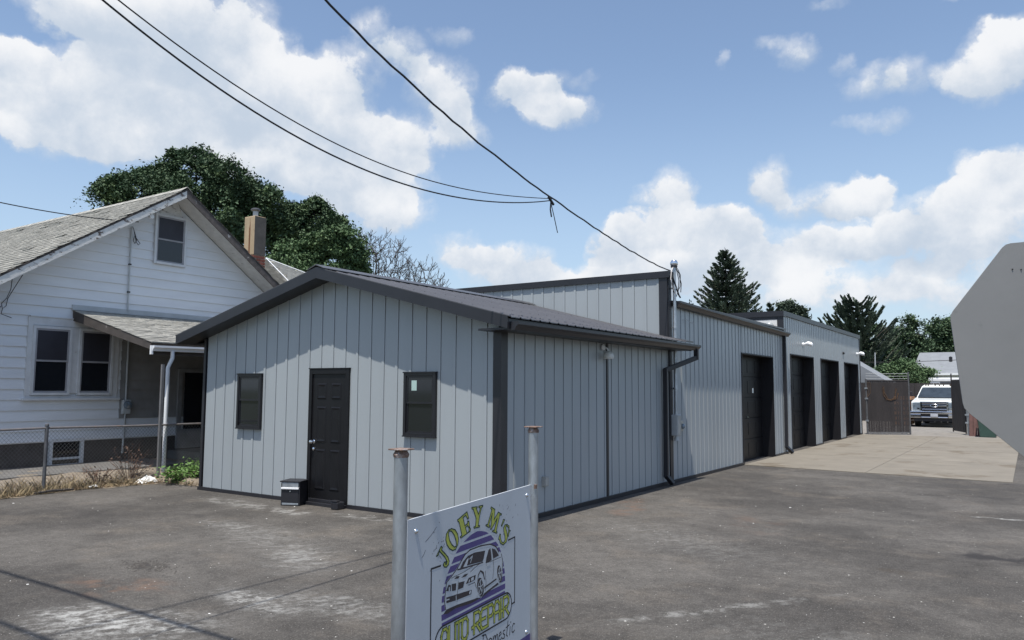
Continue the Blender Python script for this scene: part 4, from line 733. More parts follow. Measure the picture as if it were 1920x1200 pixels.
MB().box((-15.95, 11.3, .3), (-13.3, 11.38, 2.3)).build('added_porch_wall', M_WOODD, house)  # added wall, keeps side light out so the porch recess goes darker

# ------------------------------------------------------------------ chain link fence, pole, weeds
M_FPOST = mat('weathered_grey_pipe', (.095, .098, .105), .6, .2, .25, 10)
M_LITTER = mat('dead_leaf', (.27, .20, .125), .9, 0, .4, 15, alt=(.40, .35, .27), altamt=.04, altscale=12)
fence = thing('chain_link_fence', (-13.1, 6.5, .1), 'low sagging chain link fence in front of the white bungalow', 'fence')
for y in (3.2, 6.19, 9.2):
    MB().tube([(-13.1, y, -.05), (-13.1, y, 1.06)], .027, 10).lathe((-13.1, y, 1.06), [(.031, 0), (.03, .03), (0, .045)], 10).build('fence_post', M_FPOST, fence, smooth=True)
MB().tube([(-13.1, 3.0, 1.00), (-13.1, 4.6, 1.015), (-13.1, 6.19, 1.03), (-13.1, 7.7, 1.01), (-13.1, 9.6, 1.005)], .018, 8).build('top_rail', mat('rust_spotted_pipe', (.15, .14, .14), .6, .2, .25, 12, alt=(.20, .13, .09), altamt=.06, altscale=6), fence)
V, F = [], []; st = .062; za, zb = .10, 1.0
for s in (1, -1):
    k = 0
    while True:
        y0_ = 2.2+k*st; k += 1
        if y0_ > 10.4: break
        p, q = [y0_, za], [y0_+s*(zb-za)*.93, zb]
        if s < 0: p, q = [y0_, za], [y0_-(zb-za)*.93, zb]
        lo_, hi_ = 3.0, 9.6; dy = q[0]-p[0]
        t0, t1 = sorted(((lo_-p[0])/dy, (hi_-p[0])/dy)); t0, t1 = max(0, t0), min(1, t1)
        if t1 <= t0: continue
        a = (p[0]+dy*t0, za+(zb-za)*t0); b = (p[0]+dy*t1, za+(zb-za)*t1); n = len(V); r_ = .0020; xo = -13.1+s*.002
        for (yy, zz) in (a, b): V += [(xo-r_, yy, zz), (xo+r_, yy-r_, zz), (xo+r_, yy+r_, zz)]
        F += [(n, n+1, n+4, n+3), (n+1, n+2, n+5, n+4), (n+2, n, n+3, n+5)]
np_mesh('chain_link_mesh', V, F, mat('weathered_wire', (.11, .112, .116), .5, .3, .2, 8), fence, 'stuff')
pole = tag(MB().box((-13.03, 8.05, -.1), (-12.985, 8.095, 2.10)).build('steel_pole', mat('dull_grey_steel', (.18, .18, .185), .6, .3, .2, 6), None), 'bare grey steel pole standing taller than the chain link fence', 'pole')
def blades(name, m, n, area, hmin, hmax, w, seed, lean=.5):
    rn = np.random.default_rng(seed); V = np.zeros((n*4, 3)); 
    P = np.array([area(rn) for _ in range(n)]); h = rn.uniform(hmin, hmax, n); a = rn.uniform(0, 6.283, n); l = rn.uniform(.1, lean, n)*h; b = rn.uniform(0, 6.283, n)
    wd = w*rn.uniform(.6, 1.4, n); dx, dy = np.cos(a)*wd, np.sin(a)*wd; lx, ly = np.cos(b)*l, np.sin(b)*l
    V[0::4] = P+np.stack([-dx, -dy, 0*h], 1); V[1::4] = P+np.stack([dx, dy, 0*h], 1); V[2::4] = P+np.stack([dx*.7+lx*.4, dy*.7+ly*.4, h*.6], 1); V[3::4] = P+np.stack([lx, ly, h], 1)
    F = np.arange(n*4).reshape(n, 4)[:, [0, 1, 3, 2]]; F = F[:, [0, 1, 3, 2]]
    F = np.arange(n*4).reshape(n, 4)
    o = np_mesh(name, V, F, m); o['kind'] = 'stuff'; return o
def a1(rn):
    y = rn.uniform(3.2, 8.15); x = edge_x(y)-abs(rn.normal(0, .28))-.02; return (x, y, bank_z(x, y)-.005)
def a2(rn):
    y = rn.normal(5.9, .9); x = -13.15+rn.normal(0, .22); x = min(x, edge_x(y)-.02); return (x, y, bank_z(x, y)-.005)
tag(blades('dry_grass', M_STRAW, 5200, a1, .012, .09, .0035, 11, 1.7), 'dry straw-coloured grass and litter along the foot of the fence', 'dry grass')
tag(blades('dry_grass', M_STRAW, 900, a2, .04, .20, .0028, 12, .8), 'taller dry grass tufts poking through the chain link fence', 'dry grass')
V = litter(1500, 77); tag(np_mesh('leaf_litter', V, np.arange(len(V)).reshape(-1, 4), M_LITTER, None, 'stuff'), 'tan dead leaves scattered along the foot of the fence', 'leaf litter')
def weed(loc, n, rad, ht, m, seed, name, label, leaf=.05, stems=14):
    rn = random.Random(seed); t = thing(name, loc, label, 'weed'); st_ = MB(); V, F = [], []
    for i in range(stems):
        a = rn.uniform(0, 6.283); r = rad*math.sqrt(rn.random()); h = ht*rn.uniform(.5, 1)*(1-.5*(r/rad)**2); p0 = Vector(loc)+Vector((math.cos(a)*r*.3, math.sin(a)*r*.3, -.01)); p1 = Vector(loc)+Vector((math.cos(a)*r, math.sin(a)*r, h)); mid_ = (p0+p1)/2+Vector((0, 0, h*.15))
        st_.tube([p0, mid_, p1], [.006, .004, .002], 4)
        for j in range(n//stems):
            f = rn.uniform(.25, 1.05); c = p0+(p1-p0)*f+Vector((rn.gauss(0, leaf), rn.gauss(0, leaf), rn.gauss(0, leaf*.5)))
            d1 = Vector((rn.gauss(0, 1), rn.gauss(0, 1), rn.gauss(.15, .45))).normalized(); d2 = d1.cross(Vector((rn.gauss(0, .4), rn.gauss(0, .4), 1))).normalized(); s = leaf*rn.uniform(.5, 1.2); k = len(V)
            V += [c-d1*s*.5, c+d2*s*.33, c+d1*s*.6, c-d2*s*.33]; F += [(k, k+1, k+2, k+3)]
    st_.build('stem', M_WEEDR if m is M_WEEDR else M_WEED, t); np_mesh('leaves', [tuple(v) for v in V], F, m, t, 'stuff'); return t
weed((-12.45, 8.35, .02), 800, .52, .40, M_WEED, 5, 'green_weed', 'bushy green weed at the left corner of the office', .07, 26)
weed((-13.0, 8.65, .04), 300, .38, .34, M_WEED, 6, 'green_weed', 'smaller green weed behind the bare steel pole', .06, 14)
weed((-13.35, 7.75, .1), 340, .40, .66, M_WEEDR, 8, 'dead_weed', 'tall dead brown weed left of the bare steel pole', .045, 22)
weed((-13.25, 7.15, .1), 200, .34, .36, M_WEEDR, 9, 'dead_weed', 'low dead brown weed in the middle of the fence line', .04, 14)
def crumple(name, c, s, m, seed, label, cat):
    rn = random.Random(seed); b = MB(); n = 9; V = []
    for i in range(n):
        for j in range(n):
            u, v = i/(n-1)-.5, j/(n-1)-.5; V.append((c[0]+u*s[0]+rn.uniform(-.02, .02), c[1]+v*s[1]+rn.uniform(-.02, .02), c[2]+max(.004, s[2]*(1-3.2*(u*u+v*v))*rn.uniform(.35, 1.1))))
    b.add(V, [(i*n+j, (i+1)*n+j, (i+1)*n+j+1, i*n+j+1) for i in range(n-1) for j in range(n-1)]); return tag(b.build(name, m), label, cat)
crumple('plastic_rag', (-12.98, 7.86, .02), (.22, .40, .13), M_RAG, 3, 'crumpled white plastic rag at the foot of the bare steel pole', 'litter')
crumple('paper_scrap', (-13.04, 6.95, .03), (.08, .16, .04), M_RAG, 5, 'small white scrap in the dry grass by the fence', 'litter')
tag(MB().tube([(-13.0, 6.0, .03), (-12.98, 6.25, .045), (-13.02, 6.62, .03)], [.012, .022, .014], 6).build('stick', M_WOODD), 'short dark stick lying in the dry grass', 'stick')

# ------------------------------------------------------------------ things about the office
bx = thing('parcel_box', (-8.99, 7.735, 0), 'low black and silver parcel drop box standing left of the black door', 'mailbox')
b_ = MB().box((-.145, -.145, 0), (.145, .155, .335)).build('body', M_BPLAST, None, bevel=.006); b_.parent = bx; b_.location = (0, 0, 0)
def loc_part(mb, name, m, parent, bevel=0.0):
    me_o = mb.build(name, m, None, bevel=bevel); me_o.parent = parent; return me_o
b_.location = (0, .005, 0)
lid = loc_part(MB().box((-.158, -.165, .335), (.158, .16, .353)), 'lid', M_BPLAST, bx, .004)
loc_part(MB().box((-.125, -.155, .265), (.125, -.144, .33)), 'mail_flap', M_GALV, bx, .003)
loc_part(MB().box((-.135, -.172, .235), (.135, -.146, .262)), 'handle_bar', M_WHITEM, bx, .005)
loc_part(MB().box((-.125, -.152, .05), (.125, -.144, .23)), 'drawer_front', M_BPLAST, bx, .003)
loc_part(MB().box((-.125, -.152, .012), (.125, -.144, .04)), 'foot_strip', M_GALV, bx, .003)
loc_part(MB().lathe((0, -.152, .205), [(.009, 0), (.009, -.006), (0, -.007)], 8, 'y'), 'lock', M_CHROME, bx)
bx.rotation_euler = (0, 0, R(24))
blk = thing('step_block', (-8.13, 7.76, 0), 'small black notched block lying before the office doorstep', 'block')
MB().box((-8.20, 7.70, 0), (-8.07, 7.84, .105)).build('body', M_BPLAST, blk, bevel=.012); MB().box((-8.19, 7.695, .105), (-8.08, 7.76, .13)).build('ridge', M_BPLAST, blk, bevel=.008)
outl = thing('outlet_box', (WX, 8.94, .45), 'weathered grey outlet box low on the office side wall', 'outlet box')
MB().box((WX+.003, 8.895, .40), (WX+.06, 8.99, .53)).build('body', mat('grey_box', (.34, .34, .32), .6), outl, bevel=.006); MB().box((WX+.06, 8.90, .41), (WX+.068, 8.985, .52)).build('cover', mat('grey_cover', (.38, .38, .36), .5), outl, bevel=.004)
lamp = thing('wall_lamp', (WX, 10.66, 2.26), 'white dome lamp under the office eave beside the dark seam', 'lamp')
MB().lathe((WX+.02, 10.66, 2.34), [(.05, 0), (.05, .02), (.02, .04)], 12, 'x').tube([(WX+.05, 10.66, 2.34), (WX+.10, 10.66, 2.32), (WX+.12, 10.66, 2.27)], .014, 8).build('bracket', M_LED, lamp, smooth=True)
MB().lathe((WX+.12, 10.66, 2.16), [(.075, 0), (.085, .03), (.075, .08), (.04, .115), (0, .125)], 16).build('shade', mat('milky_shade', (.62, .62, .58), .3), lamp, smooth=True)
hook = thing('wall_bracket', (WX, 14.1, 3.0), 'short bent wire hook high on the middle garage wall', 'hook')
MB().tube([(WX+.02, 14.05, 3.03), (WX+.07, 14.1, 3.03), (WX+.10, 14.25, 2.98), (WX+.11, 14.33, 2.98), (WX+.11, 14.33, 3.03)], .008, 6).build('rod', M_PIPEG, hook)
# electric service: mast, weatherhead, boxes
mast = thing('service_mast', (-5.40, 13.44, 1.2), 'galvanised electric service mast rising past the tall wall corner', 'electric mast')
MB().tube([(-5.395, 13.44, 1.24), (-5.395, 13.44, 4.0)], .032, 12).build('pipe', M_GALV, mast, smooth=True)
MB().lathe((-5.395, 13.44, 3.97), [(.04, 0), (.07, .03), (.075, .07), (.05, .115), (0, .13)], 14).build('weatherhead', M_CHROME, mast, smooth=True)
MB().lathe((-5.395, 13.44, 3.955), [(.062, 0), (.062, .03)], 12).build('insulator_cap', M_BPLAST, mast)
for z in (2.82, 3.55, 1.7): MB().box((-5.455, 13.425, z), (-5.39, 13.455, z+.03)).lathe((-5.395, 13.44, z-.005), [(.04, 0), (.04, .04)], 12).build('clamp', M_GALV, mast)
for i, (dy, mm, q) in enumerate(((.06, M_CABLE, [(.0, 0, 3.98), (.05, .05, 3.9), (.10, .08, 3.72), (.06, .10, 3.52), (.0, .09, 3.42), (.0, -.04, 3.5), (-.02, -.1, 3.8)]), (.0, M_CABLE, [(.0, .02, 3.98), (.08, .1, 3.86), (.13, .15, 3.66), (.1, .16, 3.5)]), (-.05, M_CABLEW, [(0, -.03, 3.97), (.02, -.16, 3.86), (.02, -.2, 3.70), (.03, -.12, 3.55), (.04, -.02, 3.46), (.02, .06, 3.56)]), (0, M_CABLE, [(.0, .0, 3.98), (.07, .07, 3.93), (.13, .11, 3.82), (.12, .1, 3.6), (.06, .06, 3.5)]), (0, M_CABLE, [(.0, -.06, 3.75), (.05, .0, 3.6), (.08, .1, 3.44), (.1, .14, 3.40)]))):
    MB().tube([(-5.395+a*.6, 13.44+b, c) for a, b, c in q], .008 if i != 4 else .016, 6).build('service_wire', mm, mast)
mb_ = thing('meter_box', (WX, 13.46, 1.0), 'grey metal service box under the mast on the middle garage wall', 'electric box')
MB().box((WX+.02, 13.36, .86), (WX+.14, 13.54, 1.24)).build('body', M_PIPEG, mb_, bevel=.008); MB().box((WX+.14, 13.37, .87), (WX+.15, 13.53, 1.23)).build('door', M_GALV, mb_, bevel=.004)
MB().tube([(WX+.08, 13.46, .86), (WX+.08, 13.46, .77)], [.03, .045], 10).build('conduit_end', M_PIPEG, mb_)
em = thing('electric_meter', (WX, 13.67, 1.0), 'small beige meter box beside the grey service box', 'electric meter')
MB().box((WX+.02, 13.60, .93), (WX+.10, 13.76, 1.12)).build('body', mat('beige_plastic', (.42, .40, .34), .5), em, bevel=.008)
MB().lathe((WX+.10, 13.68, 1.02), [(.05, 0), (.05, .03), (.03, .05), (0, .055)], 14, 'x').build('glass_cover', M_LAMPG, em, smooth=True)

# ------------------------------------------------------------------ the shop sign
SL0 = Vector((-2.456, 2.777, 0)); DU = Vector((-.1342, .99095, 0)); DN = Vector((.99095, .1342, 0))
def SP(u, v, d=0.0): p = SL0+DU*u+DN*d; return (p.x, p.y, v)
sign = thing('shop_sign', (-2.55, 3.45, 0), 'weathered auto repair shop sign on two galvanised pipe posts, lettered in yellow green above a car', 'sign')
sign['label'] = "weathered grey JOEY M'S AUTO REPAIR sign between two galvanised pipe posts"
for (px, py, zt, rr) in ((-2.486, 2.772, 1.385, .0335), (-2.637, 4.183, 1.432, .0315)):
    p = MB().tube([(px, py, -.15), (px, py, zt)], rr, 20).build('post', M_GALV, sign, smooth=True)
    MB().box((px-.044, py-.044, zt+.022), (px+.044, py+.044, zt+.029)).build('cap_plate', M_RUST, p, bevel=.002)
    MB().lathe((px, py, zt-.012), [(rr+.002, 0), (rr+.006, .014), (rr*.8, .034)], 14).build('weld_collar', M_RUST, p)
pv = [(.012, .10), (1.402, .115), (1.402, 1.0964), (.012, 1.081)]
panel = MB().prism([SP(u, v, -.006) for u, v in pv], DN*.010).build('sign_panel', M_SIGN, sign)
for u, v in ((.0843, 1.0193), (1.3334, 1.0383), (.085, .2), (1.333, .215)):
    c = SP(u, v, .004); m = MB(); prof = [(.013, 0), (.012, .005), (.007, .009), (0, .010)]; base = len(m.v); n = 12
    for r_, h_ in prof:
        for k in range(n): m.v.append(tuple(Vector(c)+DU*(r_*math.cos(6.283*k/n))+Vector((0, 0, r_*math.sin(6.283*k/n)))+DN*h_))
    for i in range(3):
        for k in range(n): m.f.append((base+i*n+k, base+i*n+(k+1) % n, base+(i+1)*n+(k+1) % n, base+(i+1)*n+k))
    m.build('bolt', M_CHROME, panel, smooth=True)
MB().box((-2.612, 4.152, 1.075), (-2.600, 4.17, 1.10)).build('rust_weld', M_RUST, sign)
from mathutils.geometry import tessellate_polygon
def flat(name, loops, m, d, parent=panel):
    """flat print: filled polygon(s); the first loop is the outline, further loops are holes"""
    pts = [Vector((u, v, 0)) for lp in loops for u, v in lp]; tri = tessellate_polygon([[Vector((u, v, 0)) for u, v in lp] for lp in loops])
    return MB().add([SP(p.x, p.y, .004+d) for p in pts], [tuple(t) for t in tri]).build(name, m, parent)
def ribbon(mb, pts, w, d, closed=False):
    P = [Vector((u, v)) for u, v in pts]; n = len(P)
    if closed: P = P+[P[0]]
    for a, b in zip(P, P[1:]):
        t = b-a
        if t.length < 1e-6: continue
        t.normalize(); nn = Vector((-t.y, t.x))*w/2; e = t*w*.42; a_, b_ = a-e, b+e
        mb.add([SP(q.x, q.y, .004+d) for q in (a_-nn, b_-nn, b_+nn, a_+nn)], [(0, 1, 2, 3)])
    return mb
LET = LETTERS
for k in ('J', 'E', 'Y', 'M', 'ap', 'S'):
    l = flat('letter', [LET[k]], M_YEL, .0006); ribbon(MB(), LET[k], .0062, .0011, True).build('letter_outline', M_GRN, panel)
flat('letter', [LET['Oo'], LET['Oi']], M_YEL, .0006); ribbon(ribbon(MB(), LET['Oo'], .0065, .0011, True), LET['Oi'], .0065, .0011, True).build('letter_outline', M_GRN, panel)
# rising-sun arch cut into stripes
arch = LET['arch']
def arch_u(v, side):
    half = arch[:12] if side < 0 else arch[11:]
    half = half if side < 0 else half[::-1]
    for (u0, v0), (u1, v1) in zip(half, half[1:]):
        if min(v0, v1) <= v <= max(v0, v1): return u0+(u1-u0)*((v-v0)/(v1-v0) if v1 != v0 else 0)
    return half[0][0] if v < half[0][1] else half[-1][0]
bands = [(.8880, .9215), (.8447, .8757), (.8006, .8295), (.7587, .7905), (.7140, .7480), (.6703, .7010), (.6280, .6597), (.5840, .6148), (.5400, .5700), (.5150, .5285)]
for a, b in bands:
    vs = [a+(b-a)*i/6 for i in range(7)]; Lf = [(arch_u(v, -1), v) for v in vs]; Rt = [(arch_u(v, 1), v) for v in vs]
    flat('purple_stripe', [Lf+Rt[::-1]], M_PUR, .0003)
CARP = CAR
flat('car_body_print', [CARP['body']], M_SIGN, .0006); ribbon(MB(), CARP['body'], .009, .00065, True).build('car_edge_print', M_SIGN, panel)
dk = MB(); outlines = MB()
for i, k in enumerate(('shadow', 'wind', 'side1', 'side2', 'gr1', 'gr2', 'hl1', 'hl2', 'intake', 'sc1', 'sc2', 'arch1', 'sill', 'w1', 'w2', 'line1')):
    lp = CARP[k]; tri = tessellate_polygon([[Vector((u, v, 0)) for u, v in lp]]); dk.add([SP(u, v, .0050+.00002*i) for u, v in lp], [tuple(t) for t in tri])
dk.build('car_print', M_CARB, panel, kind='stuff')
ribbon(outlines, CARP['roof'][:7], .007, .0014); ribbon(outlines, [(.509, .787), (.48, .767), (.423, .74), (.374, .719), (.364, .682), (.355, .632), (.367, .587)], .006, .0014); ribbon(outlines, [(.986, .746), (1.005, .698), (.998, .65)], .005, .0014); ribbon(outlines, [(.79, .69), (.80, .62), (.79, .585)], .003, .0014); ribbon(outlines, [(.80, .72), (.86, .73), (.98, .73)], .003, .0014); ribbon(outlines, [(.885, .735), (.892, .68), (.88, .63)], .003, .0014); ribbon(outlines, [(.62, .72), (.70, .74), (.76, .745)], .003, .0014); ribbon(outlines, [(.42, .73), (.56, .735), (.68, .75)], .003, .0014); ribbon(outlines, [(.49, .7), (.485, .655), (.48, .60)], .003, .0014); ribbon(outlines, [(.60, .655), (.67, .655), (.69, .62)], .003, .0014)
outlines.build('car_line_print', M_CARB, panel, kind='stuff')
hi = MB()
for (cu, cv, ru, rv) in ((.735, .615, .030, .040), (.965, .638, .023, .039)):
    ring = [(cu+ru*math.cos(6.283*i/18)*.95+rv*.08*math.sin(6.283*i/18), cv+rv*math.sin(6.283*i/18)) for i in range(18)]; ribbon(hi, ring, .005, .0016, True)
    for s in range(5):
        a = s*6.283/5+.3; ribbon(hi, [(cu, cv), (cu+ru*.9*math.cos(a), cv+rv*.9*math.sin(a))], .006, .0016)
for k in ('mirror', 'pill1'): 
    lp = CARP[k]; tri = tessellate_polygon([[Vector((u, v, 0)) for u, v in lp]]); hi.add([SP(u, v, .0056) for u, v in lp], [tuple(t) for t in tri])
ribbon(hi, [(.86, .80), (.868, .735)], .008, .0016); ribbon(hi, [(.61, .79), (.64, .80), (.62, .77)], .006, .0016); ribbon(hi, [(.40, .685), (.40, .675)], .012, .0016); ribbon(hi, [(.635, .678), (.65, .68)], .016, .0016); ribbon(hi, [(.605, .672), (.61, .678)], .010, .0016); ribbon(hi, [(.615, .612), (.62, .617)], .014, .0016); ribbon(hi, [(.47, .63), (.472, .605)], .006, .0016); ribbon(hi, [(.372, .632), (.40, .63)], .006, .0016)
hi.build('car_highlight_print', M_SIGN, panel, kind='stuff')
fr = MB(); ribbon(fr, [(1.0779, .8089), (1.1641, .813), (1.1655, .4331), (1.13, .4314)], .0095, .0007); ribbon(fr, [(.313, .8133), (.2263, .8152), (.2258, .30), (.262, .30)], .0095, .0007)
rc = []
for cu, a0 in ((.345, 90), (1.045, -90)):
    rc += [(cu+.078*math.cos(R(a0+s)), .4385+.0735*math.sin(R(a0+s))) for s in range(0, 181, 15)]
flat('name_plate_print', [rc], M_SIGN, .0008); ribbon(fr, rc, .009, .0012, True); fr.build('frame_line_print', M_BLK, panel)
STK = {'A': [[(0, 0), (0, .75), (.2, 1), (.6, 1), (.8, .8), (.8, 0)], [(0, .42), (.8, .42)]], 'U': [[(0, 1), (0, .2), (.2, 0), (.6, 0), (.8, .2), (.8, 1)]], 'T': [[(-.1, 1), (.9, 1)], [(.4, 1), (.4, 0)]], 'O': [[(0, .2), (0, .8), (.2, 1), (.6, 1), (.8, .8), (.8, .2), (.6, 0), (.2, 0), (0, .2)]],
       'R': [[(0, 0), (0, 1), (.6, 1), (.8, .85), (.8, .6), (.6, .45), (-.25, .33)], [(.3, .42), (.8, 0)]], 'E': [[(.85, 1), (.2, 1), (0, .8), (0, .2), (.2, 0), (.85, 0)], [(-.15, .48), (.65, .48)]], 'P': [[(0, 0), (0, 1), (.6, 1), (.8, .85), (.8, .58), (.6, .42), (0, .42)]], 'I': [[(.0, 0), (.0, 1)]]}
lay = [('A', .328, .062), ('U', .404, .062), ('T', .470, .062), ('O', .535, .062), ('R', .665, .068), ('E', .742, .066), ('P', .826, .062), ('A', .902, .062), ('I', .984, .0), ('R', 1.015, .068)]
for ch_, u0, w in lay:
    a, b = MB(), MB(); v0, v1 = .388, .492
    for s in STK[ch_]:
        pts = [(u0+px*w/.8, v0+py*(v1-v0)) for px, py in s]; ribbon(a, pts, .0225, .0014); ribbon(b, pts, .0125, .0018)
    a.build('letter_outline', M_GRN, panel); b.build('letter', M_YEL, panel)
SCR = [[(0, 0), (.15, 1), (.0, 1)], [(0, 1), (.35, .95), (.55, .6), (.4, .15), (-.05, 0)], [(.85, .55), (.7, .5), (.66, .2), (.8, .02), (.98, .15), (1.0, .45), (.85, .55)], [(1.15, .55), (1.12, 0)], [(1.13, .3), (1.3, .55), (1.38, .5), (1.36, 0)], [(1.37, .3), (1.52, .55), (1.6, .5), (1.6, 0)], [(1.75, .3), (2.0, .4), (1.95, .55), (1.8, .5), (1.74, .2), (1.85, 0), (2.1, .15)], [(2.4, .5), (2.22, .5), (2.2, .35), (2.4, .2), (2.35, .02), (2.15, .05)], [(2.7, .95), (2.6, .1), (2.72, 0)], [(2.5, .6), (2.88, .66)], [(2.98, .5), (2.95, 0)], [(3.02, .75), (3.03, .8)], [(3.5, .5), (3.35, .58), (3.2, .4), (3.2, .12), (3.35, 0), (3.5, .1)]]
sc_ = MB()
for s in SCR: ribbon(sc_, [(.752+px*.118+py*.008, .262+py*.088) for px, py in s], .007, .0008)
sc_.build('script_lettering', M_BLK, panel)
flat('purple_stripe', [[(.85, .112), (1.402, .116), (1.402, .194), (.93, .190)]], M_PUR, .0004)
rn = random.Random(8); scuff = MB()
for (u, v, du_, dv_) in ((.17, .955, .10, .055), (.14, .885, .03, .03), (.26, .90, .015, .02), (.31, .885, .04, .03), (1.06, .99, .02, .015), (1.13, .93, .012, .006), (.30, .865, .02, -.02)):
    ribbon(scuff, [(u, v), (u+du_*.5+.003, v+dv_*.45), (u+du_, v+dv_)], .003, .0002)
for i in range(40): 
    u, v = rn.choice([(rn.gauss(.28, .05), rn.gauss(.90, .05)), (rn.gauss(1.08, .07), rn.gauss(.96, .04))]); ribbon(scuff, [(u, v), (u+rn.uniform(-.008, .008), v+rn.uniform(-.008, .008))], rn.uniform(.0015, .004), .0002)
scuff.build('scuff_marks', M_CARB, panel, kind='stuff')

# ------------------------------------------------------------------ back of the road sign at the right
ORX = Vector((.8306, .557, 0)); OP0 = Vector((-.206, 3.042, 0)); ONH = Vector((-.557, .8306, 0))
def OP(a, z, d=0.0): p = OP0+ORX*a+ONH*d; return Vector((p.x, p.y, z))
tl = R(5.8); cx, cz, ap_ = .3885, 1.839, .389
oc = [(cx+ap_/math.cos(R(22.5))*math.cos(R(22.5+45*i)+tl), cz+ap_/math.cos(R(22.5))*math.sin(R(22.5+45*i)+tl)) for i in range(8)]
# round the corners a little, as stamped sheet has them
def rounded(poly, r=.018):
    out = []
    for i in range(len(poly)):
        p, a, b = Vector(poly[i]), Vector(poly[i-1]), Vector(poly[(i+1) % len(poly)]); da, db = (a-p).normalized(), (b-p).normalized()
        for t in (0, .5, 1): out.append(tuple(p+da*r*(1-t)*(1-t)+db*r*t*t))
    return out
rs = thing('road_sign', tuple(OP(.42, 0, -.03)), 'bare aluminium back of an octagonal road sign leaning at the right edge', 'road sign')
MB().prism([OP(a, z, 0) for a, z in rounded(oc)], ONH*.0025).build('sign_plate', M_ALU, rs)
ax = Vector((math.cos(tl+R(90)), math.sin(tl+R(90))))
pb, pt = Vector((cx, cz))-ax*1.9, Vector((cx, cz))+ax*.36
MB().bar(OP(pb.x, pb.y, -.025), OP(pt.x, pt.y, -.025), .05, .035, tuple(ONH)).build('sign_post', M_GALV, rs)
for s in (-.25, .25):
    q = Vector((cx, cz))+ax*s; MB().bar(OP(q.x, q.y, -.046), OP(q.x, q.y, -.001), .016, .016).build('bolt', M_CHROME, rs)
for a, z in ((.208, 2.12), (.238, 2.119)): MB().bar(OP(a, z, -.003), OP(a, z, .003), .004, .004).build('rivet', M_BPLAST, rs)
# ------------------------------------------------------------------ gates, yard and what stands in it
def slat_panel(parent, a, b, z0, z1, n):
    """woven brown privacy slats between a and b on the ground plan, joined: too narrow to tell apart from here"""
    m = MB(); a, b = Vector((*a, 0)), Vector((*b, 0)); d = (b-a)/n; nn = Vector((-d.y, d.x, 0)).normalized(); rn = random.Random(n)
    for i in range(n):
        p = a+d*(i+.06); q = a+d*(i+.94); o = nn*rn.uniform(-.004, .004)
        m.prism([p+o-nn*.004+Vector((0, 0, z0)), q+o-nn*.004+Vector((0, 0, z0)), q+o-nn*.004+Vector((0, 0, z1)), p+o-nn*.004+Vector((0, 0, z1))], nn*.008)
    return m.build('privacy_slats', M_SLAT, parent, kind='stuff')
def wire_lines(parent, a, b, zs, m, n):
    V, F = [], []; a, b = Vector((*a, 0)), Vector((*b, 0))
    q = MB()
    for z in zs: q.tube([a+Vector((0, 0, z)), (a+b)/2+Vector((0, 0, z-.015)), b+Vector((0, 0, z))], .006, 4)
    return q.build('barbed_wire', m, parent)
gA, gB = (-5.30, 32.62), (-3.92, 33.50)
gate = thing('yard_gate', (-5.3, 32.6, 0), 'closed brown slatted chain link gate leaf beside the far garage corner', 'gate', 'gate leaves of the yard')
slat_panel(gate, gA, gB, .06, 2.08, 38); wire_lines(gate, gA, gB, (2.16, 2.26, 2.36), M_PIPEG, 3)
for (x, y), h in ((gA, 2.15), (gB, 2.42)): MB().tube([(x, y, -.05), (x, y, h)], .032, 10).build('gate_post', M_FPOST, gate, smooth=True)
for z in (.08, 2.08): MB().tube([(*gA, z), (*gB, z)], .02, 8).build('gate_rail', M_SLAT if z > 1 else M_FPOST, gate)
xm = (-4.18, 33.335)
MB().tube([(*xm, .05), (*xm, 1.35)], .010, 6).build('drop_rod', M_FPOST, gate)
for z in (.5, 1.35, 1.75): MB().box((gA[0]-.05, gA[1]-.05, z), (gA[0]+.06, gA[1]+.03, z+.06)).build('hinge', M_GALV, gate)
vine = MB(); rn = random.Random(5)
def gp(t, z, o=-.03): return (gA[0]+(gB[0]-gA[0])*t+.3*o, gA[1]+(gB[1]-gA[1])*t+o, z)
for k in range(6):
    j = lambda s: rn.uniform(-s, s)
    vine.tube([gp(.42+j(.03), 1.75+j(.15)), gp(.43+j(.03), 1.5+j(.1)), gp(.50+j(.03), 1.36+j(.05)), gp(.60+j(.04), 1.33+j(.04)), gp(.70+j(.03), 1.42+j(.06)), gp(.73+j(.04), 1.72+j(.15))], .006, 4)
for k in range(2): vine.tube([gp(.03+.03*k, 2.0), gp(.06+.05*k, 1.9+rn.uniform(-.1, .1)), gp(.05+.06*k, 1.6), gp(.02+.02*k, 1.35+.1*k)], .007, 4)
vine.build('dead_vine', M_VINE, gate)
g2 = thing('yard_gate', (-2.1, 34.6, 0), 'open brown slatted gate leaf swung back beside the white truck', 'gate', 'gate leaves of the yard')
hA, hB = (-2.12, 34.55), (-2.66, 36.1)
slat_panel(g2, hA, hB, .10, 2.14, 34)
for (x, y), h in ((hB, 2.40), (hA, 2.3)): MB().tube([(x, y, .05), (x, y, h)], .025, 8).build('gate_post', M_SLAT, g2)
gp2 = thing('gate_post', (-2.02, 34.5, 0), 'thick pale hinge post at the right side of the yard opening', 'post')
MB().tube([(-2.02, 34.5, -.05), (-2.02, 34.5, 2.4)], .06, 12).build('post', M_GALV, gp2, smooth=True)
for z in (.45, .75, 1.05): MB().box((-2.13, 34.42, z), (-1.96, 34.58, z+.06)).build('hinge', M_GALV, gp2)
sf = thing('slat_fence', (1, 35, 0), 'brown slatted chain link fence running right from the yard opening', 'fence')
slat_panel(sf, (-1.92, 34.5), (7, 35.3), .05, 2.1, 160)
for i in range(4): MB().tube([(-1.9+i*2.9, 34.55+i*.26, 0), (-1.9+i*2.9, 34.55+i*.26, 2.2)], .03, 8).build('fence_post', M_GALV, sf)
